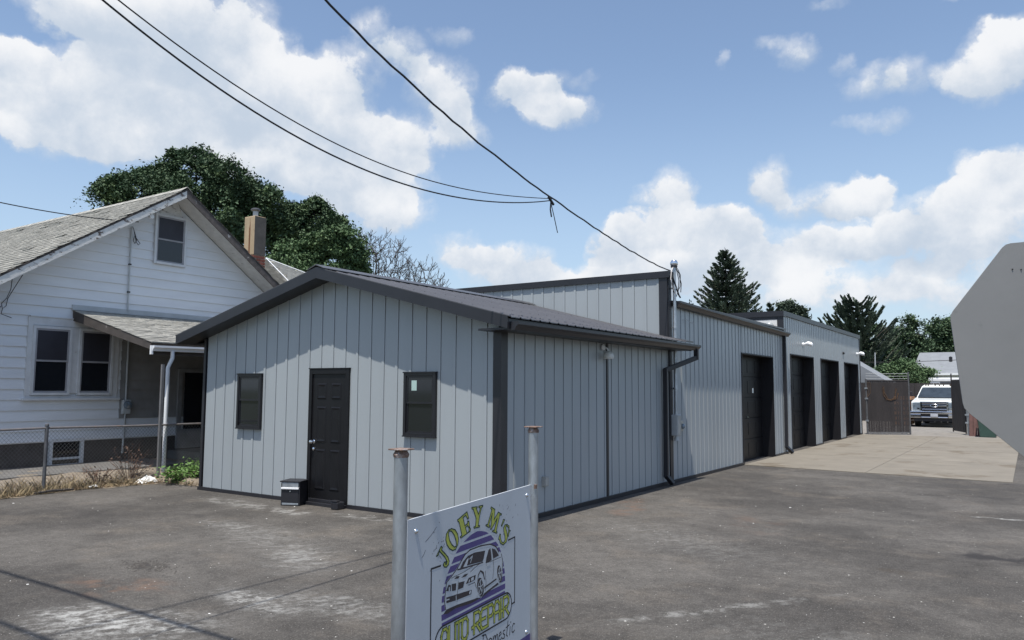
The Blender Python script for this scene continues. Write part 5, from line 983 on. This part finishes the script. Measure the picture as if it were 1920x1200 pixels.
binn = thing('bin', (-1.35, 33.55, 0), 'dark green plastic bin half hidden by the road sign', 'bin')
MB().add([(-1.62, 33.3, 0), (-1.12, 33.3, 0), (-1.12, 33.8, 0), (-1.62, 33.8, 0), (-1.68, 33.24, .78), (-1.06, 33.24, .78), (-1.06, 33.86, .78), (-1.68, 33.86, .78)], [(0, 3, 2, 1), (4, 5, 6, 7), (0, 1, 5, 4), (1, 2, 6, 5), (2, 3, 7, 6), (3, 0, 4, 7)]).build('body', M_BIN, binn, bevel=.03)
MB().box((-1.71, 33.21, .78), (-1.03, 33.9, .84)).build('lid', M_BIN, binn, bevel=.02)
board = thing('leaning_board', (-1.75, 34.0, 0), 'faded red-brown boards leaning on the slatted fence by the green bin', 'boards')
for i in range(4): MB().prism([(-1.98+i*.13, 33.9, 0), (-1.86+i*.13, 33.9, 0), (-1.86+i*.13, 34.40, .98-.06*i), (-1.98+i*.13, 34.40, .98-.06*i)], (0, .03, .015)).build('board', M_REDB, board)
bf = thing('yard_fence', (-4, 47, 0), 'dark brown solid fence across the back of the yard', 'fence')
for i in range(60): MB().box((-16+i*.3, 47, 0), (-16+i*.3+.285, 47.03, 2.1)).build('fence_board', M_SLAT, bf) if i else None
for z in (.4, 1.8): MB().box((-16, 47.03, z), (2, 47.09, z+.09)).build('rail', M_SLAT, bf)
ts = thing('timber_stack', (-5.1, 42, 0), 'stack of orange-brown timbers beside the white truck', 'timber')
for i in range(6): MB().box((-5.55, 41.6+.05*(i % 2), .06+.24*i), (-4.86+.03*(i % 3), 43.2, .06+.24*i+.15)).build('timber', M_ORANGE, ts)
for i in range(6): MB().box((-5.4, 41.75, .0+.24*i), (-5.3, 43.1, .06+.24*i)).build('bearer', M_WOODD, ts)
# white pickup, nose to the street
TX, TY = -3.74, 40.75
tr = thing('pickup_truck', (TX, TY, 0), 'white pickup truck with chrome grille facing out through the yard gate', 'truck')
def T(x, y, z): return (TX+x, TY+y, z)
def loft(secs):
    m = MB(); n = len(secs[0]); m.v = [p for s in secs for p in s]
    for i in range(len(secs)-1):
        for k in range(n): m.f.append((i*n+k, i*n+(k+1) % n, (i+1)*n+(k+1) % n, (i+1)*n+k))
    m.f += [tuple(range(n-1, -1, -1)), tuple((len(secs)-1)*n+k for k in range(n))]; return m
def sec(y, w, zb, zt, ws=None, rr=.08):
    ws = w if ws is None else ws
    return [T(-w, y, zb), T(w, y, zb), T(w, y, zt-rr*2), T(ws-.0, y, zt-rr), T(ws-rr, y, zt), T(-ws+rr, y, zt), T(-ws, y, zt-rr), T(-w, y, zt-rr*2)]
body = loft([sec(.12, .90, .62, 1.20), sec(.20, .97, .55, 1.24), sec(.9, 1.0, .5, 1.30), sec(1.55, 1.0, .5, 1.36), sec(3.6, 1.0, .5, 1.36), sec(5.9, 1.0, .55, 1.36)]).build('body', M_TRUCK, tr, bevel=.02)
loft([[T(-.88, 1.44, 1.34), T(.88, 1.44, 1.34), T(.88, 3.5, 1.34), T(-.88, 3.5, 1.34)], [T(-.78, 1.87, 1.66), T(.78, 1.87, 1.66), T(.80, 3.45, 1.66), T(-.80, 3.45, 1.66)], [T(-.70, 2.185, 1.90), T(.70, 2.185, 1.90), T(.72, 3.35, 1.90), T(-.72, 3.35, 1.90)], [T(-.60, 2.35, 1.985), T(.60, 2.35, 1.985), T(.62, 3.2, 1.985), T(-.62, 3.2, 1.985)]]).build('cab', M_TRUCK, tr, bevel=.02)
MB().add([T(-.82, 1.42, 1.375), T(.82, 1.42, 1.375), T(.655, 2.06, 1.865), T(-.655, 2.06, 1.865)], [(0, 1, 2, 3)]).add([T(-.82, 1.43, 1.362), T(.82, 1.43, 1.362), T(.655, 2.07, 1.852), T(-.655, 2.07, 1.852)], [(3, 2, 1, 0)]).build('windscreen', M_WSCREEN, tr)
for s in (-1, 1):
    MB().add([T(s*.885, 1.65, 1.42), T(s*.885, 3.3, 1.42), T(s*.76, 3.25, 1.80), T(s*.745, 2.0, 1.80)], [(0, 1, 2, 3)]).build('side_window', M_WSCREEN, tr)
    hl = MB().box(T(s*.73-.17, .07, .80), T(s*.73+.17, .16, 1.14)).build('headlight', M_LAMPG, tr, bevel=.02)
    MB().box(T(s*.66-.05, .055, .82), T(s*.66+.05, .075, .90)).build('reflector', M_CHROME, hl)
    mi = MB().box(T(s*1.20-.11, 1.75, 1.30), T(s*1.20+.11, 1.85, 1.66)).build('mirror', M_BPLAST, tr, bevel=.02)
    MB().bar(T(s*.92, 1.8, 1.42), T(s*1.12, 1.8, 1.46), .04, .05).build('mirror_arm', M_BPLAST, mi)
    for yy in (1.0, 4.8):
        wh = MB().lathe(T(s*.80-.14, yy, .40), [(.26, 0), (.36, .02), (.40, .06), (.40, .22), (.36, .26), (.26, .28)], 20, 'x').build('wheel', M_TYRE, tr, smooth=True)
        MB().lathe(T(s*.80+s*.10-.02, yy, .40), [(.25, 0), (.25, .04)], 16, 'x').build('rim', M_CHROME, wh)
    MB().box(T(s*.90-.09, .50, .42), T(s*.90+.09, 1.5, .62)).build('wheel_arch', M_BPLAST, tr)
gr = MB().box(T(-.58, .075, .76), T(.58, .14, 1.19)).build('grille', M_BPLAST, tr, bevel=.01)
for z, h in ((1.10, .045), (.965, .085), (.82, .04)): MB().box(T(-.575, .035, z), T(.575, .08, z+h)).build('grille_bar', M_CHROME, gr, bevel=.012)
for s in (-1, 1): MB().box(T(s*.54-.045, .035, .76), T(s*.54+.045, .085, 1.18)).build('grille_bar', M_CHROME, gr, bevel=.012)
em_ = MB(); em_.v = [T(.16*math.cos(6.283*i/20), .03, 1.01+.075*math.sin(6.283*i/20)) for i in range(20)]+[T(.14*math.cos(6.283*i/20), .018, 1.01+.06*math.sin(6.283*i/20)) for i in range(20)]
em_.f = [(i, (i+1) % 20, 20+(i+1) % 20, 20+i) for i in range(20)]+[tuple(range(20, 40))]
em_.build('oval_badge', M_CHROME, gr)
MB().box(T(-1.0, -.12, .62), T(1.0, .14, .75)).box(T(-1.0, -.10, .44), T(-.55, .14, .62)).box(T(.55, -.10, .44), T(1.0, .14, .62)).box(T(-.55, -.10, .44), T(.55, .14, .50)).build('bumper', M_CHROME, tr, bevel=.03)
MB().box(T(-.55, -.06, .50), T(.55, .10, .62)).build('bumper_inlet', M_BPLAST, tr)
MB().box(T(-.15, -.14, .50), T(.15, -.125, .65)).build('number_plate', M_PLATE, tr)
MB().box(T(-.85, .02, .28), T(.85, .4, .44)).build('air_dam', M_BPLAST, tr)
for x in (-.52, -.42, -.12, .06, .24, .52): MB().box(T(x-.025, 2.20, 1.945), T(x+.025, 2.32, 1.985)).build('roof_lamp', M_AMBER, tr)
MB().box(T(-.3, 3.4, 1.90), T(.4, 3.5, 1.995)).build('ladder_rack', M_BPLAST, tr)
MB().box(T(-.75, 1.33, 1.33), T(.75, 1.45, 1.365)).build('cowl', M_BPLAST, tr)
# beyond the yard
rh = thing('house', (-3, 66, 0), 'low white house with plain grey roof beyond the yard', 'house')
MB().box((-7.0, 66.5, 0), (6, 74, 3.0)).build('wall', M_WHITEM, rh)
MB().prism([(-7.55, 66.0, 2.95), (-7.55, 74.5, 2.95), (-7.3, 70.2, 4.75), (-7.3, 70.1, 4.75)], (14, 0, 0)).build('roof', M_ROOFG, rh)
MB().box((-7.5, 65.96, 2.86), (6.5, 66.06, 3.02)).build('eave_board', M_WHITEM, rh)
for x in (-6.1, -2.5): 
    w_ = MB().box((x-.5, 66.44, 1.6), (x+.5, 66.52, 2.7)).build('window', M_WHITEM, rh); MB().box((x-.42, 66.42, 1.68), (x+.42, 66.45, 2.62)).build('pane', M_GLASSD, w_)
MB().lathe((-5.0, 68.3, 3.95), [(.12, 0), (.12, .35), (.0, .4)], 8).build('roof_vent', M_BPLAST, rh)
tb = thing('trailer', (-3.4, 56, 0), 'white-topped grey box trailer behind the pickup truck', 'trailer')
MB().box((-5.3, 56, .6), (-2.2, 61, 2.28)).build('body', M_ROOFG, tb); MB().box((-5.4, 55.9, 2.28), (-2.1, 61.1, 2.52)).build('roof', M_WHITEM, tb, bevel=.05); MB().box((-5.3, 55.95, .9), (-4.75, 56.0, 2.28)).build('front_panel', M_WHITEM, tb)
for x in (-4.9, -2.6): MB().lathe((x, 58.5, .4), [(.25, -.1), (.4, -.08), (.4, .08), (.25, .1)], 14, 'x').build('wheel', M_TYRE, tb)
sh = thing('shed', (-8.6, 50, 0), 'low shed with a grey gable roof behind the brown gate', 'shed')
MB().box((-9.9, 49.3, 0), (-6.9, 52, 2.2)).build('wall', M_ROOFG, sh); MB().prism([(-9.9, 49.0, 2.15), (-6.7, 49.0, 2.15), (-9.6, 49.0, 4.05)], (0, 3.4, 0)).build('roof', M_ROOFG, sh); MB().box((-8.9, 49.26, 2.2), (-8.3, 49.3, 2.7)).build('white_board', M_WHITEM, sh)
up = tag(MB().tube([(-8.7, 57, 0), (-8.62, 57, 4.25)], [.05, .035], 8).build('thin_pole', M_PIPEG), 'thin pale pole standing behind the brown gate', 'pole')

# ------------------------------------------------------------------ trees
def leaf_cloud(blobs, clumps_per, leaves, cr, ls, seed, flat=.55, up=1.1, droop=0.0, carve=None, wl=(.9, 2.6)):
    rn = np.random.default_rng(seed); cs = []
    vol = np.array([b[3]*b[3]*b[4] for b in blobs]); tot = vol.sum()
    for b, v in zip(blobs, vol):
        n = max(5, int(clumps_per*v/tot)); d = rn.normal(size=(n, 3)); d /= np.linalg.norm(d, axis=1)[:, None]
        r = rn.uniform(.35, 1.03, n)**.55
        cs.append(np.array(b[:3])+d*r[:, None]*np.array([b[3], b[3], b[4]]))
    cs = np.concatenate(cs); n = len(cs)
    rad = cr*rn.uniform(.45, 1.35, n); c = np.repeat(cs, leaves, 0); rr = np.repeat(rad, leaves)
    off = rn.normal(size=c.shape)*np.array([.5, .5, .5*flat])*rr[:, None]; off[:, 2] -= droop*(off[:, 0]**2+off[:, 1]**2)/rr
    P = c+off
    if carve is not None:
        K = rn.normal(size=(7, 3)); K /= np.linalg.norm(K, axis=1)[:, None]; K *= (6.283/rn.uniform(*wl, 7))[:, None]; P = P[np.sin(P@K.T+rn.uniform(0, 6.283, 7)).sum(1)+rn.normal(0, .9, len(P)) > carve-.45]
    N_ = len(P); nr = rn.normal(size=(N_, 3))+np.array([0, 0, up]); nr /= np.linalg.norm(nr, axis=1)[:, None]
    a = np.cross(nr, rn.normal(size=(N_, 3))); a /= np.linalg.norm(a, axis=1)[:, None]; b = np.cross(nr, a); s = (ls*rn.uniform(.5, 1.35, N_))[:, None]
    V = np.empty((N_*4, 3)); V[0::4] = P-a*s*.62; V[1::4] = P+b*s*.34+nr*s*.08; V[2::4] = P+a*s*.62; V[3::4] = P-b*s*.34+nr*s*.08
    return V, np.arange(N_*4).reshape(N_, 4), cs
def leaf_tree(name, label, group, base, blobs, clumps, leaves, cr, ls, m, seed, cat='tree', tr_r=.28, limbs=12, **k):
    t = thing(name, base, label, cat, group); V, F, cs = leaf_cloud(blobs, clumps, leaves, cr, ls, seed, **k)
    np_mesh('crown', V, F, m, t, 'stuff'); rn = random.Random(seed); B = Vector(base); top = Vector(tuple(np.mean(cs, 0)))
    tk = MB(); fk = B+(top-B)*.45; fk.x, fk.y = B.x*.7+top.x*.3, B.y*.7+top.y*.3; tk.tube([B-Vector((0, 0, .2)), B+(fk-B)*.5, fk], [tr_r*1.25, tr_r, tr_r*.8], 9)
    for b in blobs[:limbs]:
        q = Vector(b[:3]); md = (fk+q)/2+Vector((rn.uniform(-.5, .5), rn.uniform(-.5, .5), .1)); tk.tube([fk, md, q], [tr_r*.32, tr_r*.17, tr_r*.06], 6)
        for j in range(3):
            d = Vector((rn.gauss(0, 1), rn.gauss(0, 1), rn.gauss(.2, .7))).normalized(); tk.tube([q-(q-md)*.2, q+Vector((d.x*b[3], d.y*b[3], d.z*b[4]))*.85], [tr_r*.07, .008], 4)
    tk.build('trunk', M_BARK, t); return t
def rim(blobs, seed, n=3, s=.33, spread=1.0):
    """smaller lobes round the main ones, for a broken outline"""
    rn = random.Random(seed); out = list(blobs)
    for b in blobs:
        for i in range(n):
            a = rn.uniform(0, 6.283); e = rn.uniform(-.2, 1.3); d = (math.cos(a)*math.cos(e), math.sin(a)*math.cos(e), math.sin(e)); k = rn.uniform(.8, 1.1)*spread
            out.append((b[0]+d[0]*b[3]*k, b[1]+d[1]*b[3]*k, b[2]+d[2]*b[4]*k, b[3]*s*rn.uniform(.7, 1.3), b[4]*s*rn.uniform(.7, 1.2)))
    return out
def openup(blobs, seed, core=.72):
    """loose crown: smaller cores with many separate outlying sprays"""
    rn = random.Random(seed); out = [(b[0], b[1], b[2], b[3]*core, b[4]*core) for b in blobs]
    for b in blobs:
        for i in range(13):
            a = rn.uniform(0, 6.283); e = rn.uniform(-.5, 1.4); k = rn.uniform(.68, 1.18); s = rn.uniform(.10, .26)
            out.append((b[0]+math.cos(a)*math.cos(e)*b[3]*k, b[1]+math.sin(a)*math.cos(e)*b[3]*k, b[2]+math.sin(e)*b[4]*k, b[3]*s*1.25, b[4]*s*.8))
    return out
TR = TREES
leaf_tree('broadleaf_tree', 'big dark broadleaf tree rising behind the white bungalow roof', 'trees behind the buildings', (-31.5, 20.5, 0), openup(TR['T1'], 2, .58), 430, 260, .50, .115, M_LEAF, 21, droop=.5, tr_r=.3, limbs=11, carve=-.35)
leaf_tree('broadleaf_tree', 'dark broadleaf tree right of the chimney', 'trees behind the buildings', (-28.5, 23.5, 0), openup(TR['T2'], 3, .58), 210, 260, .46, .115, M_LEAF, 22, limbs=7, carve=-.35, droop=.35)
leaf_tree('broadleaf_tree', 'lower, lighter green bushy tree between the chimney and the bare tree', 'trees behind the buildings', (-23.5, 20.0, 0), openup(TR['T3'], 4, .72), 340, 210, .36, .10, M_LEAF2, 23, limbs=7, carve=-.4)
def bare_tree(base, fork, centre, rad, seed, label, n_att=620):
    """leafless crown grown by space colonisation inside a rounded envelope"""
    t = thing('bare_tree', base, label, 'tree', 'trees behind the buildings'); rn = np.random.default_rng(seed); ctr, rd = np.array(centre), np.array(rad)
    A = rn.normal(size=(n_att, 3)); A /= np.linalg.norm(A, axis=1)[:, None]; A = ctr+A*(rn.uniform(.12, 1, n_att)**.5)[:, None]*rd
    b, f = np.array(base, float), np.array(fork, float); N = [b+(f-b)*k/8 for k in range(9)]; par = [-1]+list(range(8)); st = .16
    for it in range(90):
        P = np.array(N); D = np.linalg.norm(A[:, None]-P[None], axis=2); nn = D.argmin(1); dm = D.min(1); keep = dm > .20; grow = {}
        for a in np.nonzero(keep)[0]: grow.setdefault(nn[a], []).append(a)
        if not grow: break
        A = A if keep.all() else A
        for k, lst in grow.items():
            v = ((A[lst]-P[k])/np.linalg.norm(A[lst]-P[k], axis=1)[:, None]).sum(0)+np.array([0, 0, .25])+rn.normal(0, .25, 3); v /= np.linalg.norm(v)+1e-9; N.append(P[k]+v*st); par.append(int(k))
        A = A[keep]
        if len(A) == 0 or len(N) > 4200: break
    n = len(N); kids = [0]*n; w = np.zeros(n)
    for i in range(n-1, 0, -1):
        w[i] = max(w[i], 1); w[par[i]] += w[i] if kids[i] else 1; kids[par[i]] += 1
    N = np.array(N); rad_ = .0125*np.maximum(w, 1)**.36; segs = [(N[par[i]], N[i], rad_[par[i]] if kids[i] else .012, rad_[i]) for i in range(1, n)]
    for i in range(n):
        if kids[i] == 0 or (w[i] < 10 and rn.random() < .5):
            for k in range(2):
                d = N[i]-N[par[i]]; d = d/np.linalg.norm(d)+rn.normal(0, .4, 3)+np.array([0, 0, .45]); d /= np.linalg.norm(d); p = N[i]
                for q in range(2): e = p+d*rn.uniform(.12, .24); segs.append((p, e, .011, .009)); p = e; d = d+rn.normal(0, .15, 3)+np.array([0, 0, .1]); d /= np.linalg.norm(d)
    V = np.zeros((len(segs)*6, 3)); F = []
    for i, (p, q, r0, r1) in enumerate(segs):
        d = Vector(q-p).normalized(); a = np.array(d.orthogonal().normalized()); b_ = np.cross(np.array(d), a)
        for k in range(3):
            o = a*math.cos(k*2.094)+b_*math.sin(k*2.094); V[i*6+k] = p+o*r0; V[i*6+3+k] = q+o*r1
        F += [(i*6+k, i*6+(k+1) % 3, i*6+3+(k+1) % 3, i*6+3+k) for k in range(3)]
    np_mesh('branches', V, F, M_BAREW, t, 'stuff'); return t
bare_tree((-26.7, 27.5, 0), (-26.7, 27.5, 5.2), (-26.65, 27.35, 7.45), (2.0, 2.0, 2.0), 12, 'taller leafless tree with a rounded crown of twigs behind the office roof')
bare_tree((-25.2, 28.7, 0), (-25.2, 28.7, 4.6), (-24.9, 28.8, 6.4), (1.5, 1.5, 1.7), 5, 'smaller leafless tree right of the taller leafless one', 420)
def conifer(base, h, rad, seed, label, upsweep=.25, whorl=.38, low=.12, tw=.5, per=8, prof=None, dens=1.0, needle=.20):
    t = thing('conifer', base, label, 'tree', 'trees behind the buildings'); rn = np.random.default_rng(seed); B = np.array(base, float); tk = MB()
    tk.tube([base, tuple(B+np.array([0, 0, h*.6])), tuple(B+np.array([0, 0, h]))], [.05*h*.4, .03*h*.4, .012], 7); P, D, S = [], [], []
    z = h*low
    while z < h*.985:
        f = 1-z/h; L0 = rad*(prof(f) if prof else min(1, f*1.15)**.85)
        for k in range(per):
            a = rn.uniform(0, 6.283); L = L0*rn.uniform(.7, 1.12); 
            if rn.random() < .10: L *= 1.18
            dh = np.array([math.cos(a), math.sin(a), 0]); n = max(3, int(L/.16)); pts = []
            for i in range(n+1):
                u = i/n; pts.append(B+np.array([0, 0, z])+dh*L*u+np.array([0, 0, L*(-.22*u+(upsweep+.2)*u*u)]))
            tk.tube([tuple(pts[0]), tuple(pts[n//2]), tuple(pts[-1])], [.03, .018, .006], 3)
            sd = np.array([-dh[1], dh[0], 0])
            for i in range(1, n+1):
                u = i/n; dd = (pts[i]-pts[i-1]); dd /= np.linalg.norm(dd); m = max(2, int(7*dens))
                for s in range(m):
                    w = tw*L*.42*(1-.72*u)*rn.uniform(.2, 1)*(1 if rn.random() < .5 else -1); p = pts[i]+sd*w+dd*rn.uniform(-.1, .1)+np.array([0, 0, rn.uniform(-.10, .05)]); 
                    P.append(p); D.append(dd*.75+sd*np.sign(w)*.6*rn.uniform(.2, 1)+np.array([0, 0, rn.uniform(-.25, .35)])); S.append(needle*rn.uniform(.6, 1.35))
            P.append(pts[-1]); D.append(dd+np.array([0, 0, .2])); S.append(needle*1.3)
        z += whorl*rn.uniform(.8, 1.2)*(.55+.45*f)
    for i in range(10): P.append(B+np.array([rn.normal(0, .04), rn.normal(0, .04), h-.06*i])); D.append(np.array([rn.normal(0, .35), rn.normal(0, .35), 1])); S.append(needle*1.1)
    P, D, S = np.array(P), np.array(D), np.array(S)[:, None]; D /= np.linalg.norm(D, axis=1)[:, None]; X = np.cross(D, rn.normal(size=D.shape)); X /= np.linalg.norm(X, axis=1)[:, None]; N_ = len(P); V = np.empty((N_*4, 3))
    V[0::4] = P-D*S*.5; V[1::4] = P+X*S*.24; V[2::4] = P+D*S*.75; V[3::4] = P-X*S*.24
    np_mesh('crown', V, np.arange(N_*4).reshape(N_, 4), M_NEEDLE, t, 'stuff'); tk.build('trunk', M_BARK, t); return t
conifer((-14.43, 43.85, 0), 9.9, 3.7, 3, 'pointed dark spruce standing behind the middle garage', upsweep=.38, whorl=.36, per=10, dens=2.6, needle=.145)
conifer((-16.4, 43.2, 0), 6.9, 1.5, 31, 'small young spruce left of the pointed dark spruce', upsweep=.4, whorl=.4, per=8, dens=2.2, needle=.14)
conifer((-12.5, 45.8, 0), 6.8, 1.3, 32, 'small young spruce right of the pointed dark spruce', upsweep=.4, whorl=.4, per=8, dens=2.2, needle=.14)
conifer((-11.3, 66.6, 0), 8.9, 3.7, 33, 'dark conifer with long upswept arms beyond the far garage', upsweep=.62, whorl=.52, per=8, tw=.24, dens=3.2, needle=.21, prof=lambda f: min(1, .15+f*1.5)**.8)
leaf_tree('evergreen_tree', 'small dense evergreen peeping over the far garage roof', 'trees behind the buildings', (-14.9, 61.5, 0), rim(TR['C2'], 6, 4, .4), 140, 90, .35, .2, M_NEEDLE, 41)
leaf_tree('broadleaf_tree', 'open dark-leaved tree above the low white house', 'trees behind the buildings', (-11.5, 81, 0), rim(TR['R1'], 7, 3, .4), 260, 140, .7, .20, M_LEAF, 42, carve=.15, wl=(1.2, 3.5))
leaf_tree('broadleaf_tree', 'dense dark tree just left of the road sign', 'trees behind the buildings', (-7.2, 88, 0), rim(TR['R2'], 8, 3, .4), 330, 150, .75, .22, M_LEAF, 43, carve=-.4, wl=(1.2, 3.5))
leaf_tree('broadleaf_tree', 'dark tree below and right of the upswept conifer', 'trees behind the buildings', (-12.0, 72.5, 0), rim(TR['R3'], 9, 3, .4), 300, 140, .65, .2, M_LEAF, 44, carve=-.3, wl=(1.2, 3))
leaf_tree('bush', 'lighter green bush rising over the brown gate', 'trees behind the buildings', (-7.6, 54.5, 0), rim(TR['BU'], 10, 3, .4), 260, 150, .40, .13, M_LEAF2, 45, carve=-.4, cat='bush', tr_r=.10)
V, F, cs = leaf_cloud([(-60+i*9.5, 118+7*math.sin(i*1.7), 3.0, 7, 3.4+1.2*math.sin(i*2.3)) for i in range(18)], 1500, 26, 1.5, .9, 51)
tag(np_mesh('distant_treeline', V, F, M_LEAF, None, 'stuff'), 'low distant dark treeline beyond the yard', 'treeline')

# ------------------------------------------------------------------ overhead wires
def wire(name, pts, r, label, group=None, n=6, wob=0.0, seed=1):
    """smooth sagging line fitted through the given points (fourth-order sag)"""
    rn = random.Random(seed); P = np.array(pts, float); run = np.concatenate([[0], np.cumsum(np.linalg.norm(np.diff(P[:, :2], axis=0), axis=1))]); u = run/run[-1]; dg = min(5 if len(P) > 9 else 3, len(P)-1)
    m = max(24, int(run[-1]*6)); tt = np.linspace(0, 1, m); Q = np.stack([np.polyval(np.polyfit(u, P[:, k], dg if k == 2 else min(2, dg)), tt) for k in range(3)], 1)
    out = [Vector(q)+Vector((rn.uniform(-wob, wob), rn.uniform(-wob, wob), rn.uniform(-wob, wob))) for q in Q]
    o = MB().tube(out, r, n).build(name, M_CABLE, None, smooth=True); return tag(o, label, 'cable', group)
wire('service_drop', WIRE_DROP, .0115, 'thick twisted black service cable running down to the mast on the tall wall', 'overhead wires', wob=.006, seed=2)
wire('thin_wire', WIRE_A, .0055, 'upper of the two thin wires that meet the thick service cable', 'overhead wires', n=5)
wire('thin_wire', WIRE_B, .0075, 'lower of the two thin wires that meet the thick service cable', 'overhead wires', n=5)
K = Vector(WIRE_B[-1]); m = MB()
m.tube([K+Vector((0, .02, .03)), K+Vector((0, 0, -.12)), K+Vector((0, .03, -.22))], .010, 5).tube([K, K+Vector((.02, .06, -.2)), K+Vector((.03, .14, -.42))], .006, 5).tube([K+Vector((0, -.05, .04)), K+Vector((0, .08, -.04))], .018, 6)
tag(m.build('wire_clamp', M_CABLE), 'clamp with dangling black tail where the thin wires join the service cable', 'clamp')
wire('house_wire', [(-15.55, 9.0, 5.2), (-15.6, 8.19, 5.11), (-15.6, 7.26, 5.03), (-15.6, 6.32, 5.04), (-15.4, 4.6, 5.15), (-14.9, 0, 5.9), (-14.5, -4, 6.9)], .010, 'dark wire reaching the gable of the white bungalow from the left', 'overhead wires')
# the cables along the street: overhead out of the frame, their shadows cross the lot
wire('street_cable', [(-40, 1.3, 7.1), (-22, 1.22, 6.55), (-8, 1.18, 6.4), (6, 1.16, 6.5), (26, 1.1, 7.1)], .024, 'street cable whose shadow crosses the lower left of the lot', 'street cables')
wire('street_cable', [(-40, .55, 7.2), (-22, .48, 6.65), (-8, .44, 6.5), (6, .42, 6.6), (26, .4, 7.2)], .024, 'street cable whose shadow cuts the bottom left corner', 'street cables')
wire('far_wire', [(-12, 60, 3.75), (-6, 64, 3.86), (0, 69, 4.4)], .02, 'thin dark wire crossing before the low white house', 'overhead wires', n=4)

# ------------------------------------------------------------------ loose chips on the lot
def chips(name, m, n, seed, smin, smax, label):
    rn = np.random.default_rng(seed); r = 2.2+13*rn.random(n)**1.5; a = R(-33.8)+rn.uniform(-.66, .66, n); x, y = r*np.sin(a), r*np.cos(a)
    ok = ~(((x < -5.4) & (y > 7.8)) | (x < -12.7) | ((x < -.3) & (y > 17.2))); x, y, r = x[ok], y[ok], r[ok]; n = len(x); s = rn.uniform(smin, smax, n)*(.5+rn.random(n)**3*1.6); V = np.empty((n*5, 3)); th = rn.uniform(0, 6.283, n)
    for k in range(4): V[k::5] = np.stack([x+np.cos(th+k*1.571)*s*rn.uniform(.5, 1.1, n), y+np.sin(th+k*1.571)*s*rn.uniform(.5, 1.1, n), np.full(n, .0015)], 1)
    V[4::5] = np.stack([x, y, s*.22+.002], 1); i = np.arange(n)[:, None]*5; F = np.concatenate([i+np.array([[k, (k+1) % 4, 4]]) for k in range(4)]); o = np_mesh(name, V, F, m, None, 'stuff'); return tag(o, label, 'gravel')
chips('white_chips', M_CHIP, 2600, 61, .002, .007, 'scattered small white stone chips on the asphalt lot')
chips('dark_chips', M_CHIPD, 900, 62, .003, .010, 'scattered small dark stone chips on the asphalt lot')
chips('paint_flakes', M_RAG, 110, 66, .006, .015, 'larger flat white flakes lying on the asphalt lot')
rn = np.random.default_rng(64); n = 260; x = -7.04+rn.normal(0, .16, n); y = 4.3+rn.normal(0, .10, n); s = rn.uniform(.004, .013, n); V = np.empty((n*5, 3))
for k in range(4): V[k::5] = np.stack([x+math.cos(k*1.571)*s, y+math.sin(k*1.571)*s, np.full(n, .0015)], 1)
V[4::5] = np.stack([x, y, s*.9], 1); i = np.arange(n)[:, None]*5; tag(np_mesh('tar_crumbs', V, np.concatenate([i+np.array([[k, (k+1) % 4, 4]]) for k in range(4)]), M_CHIPD, None, 'stuff'), 'patch of loose black tar crumbs on the left of the lot', 'crumbs')
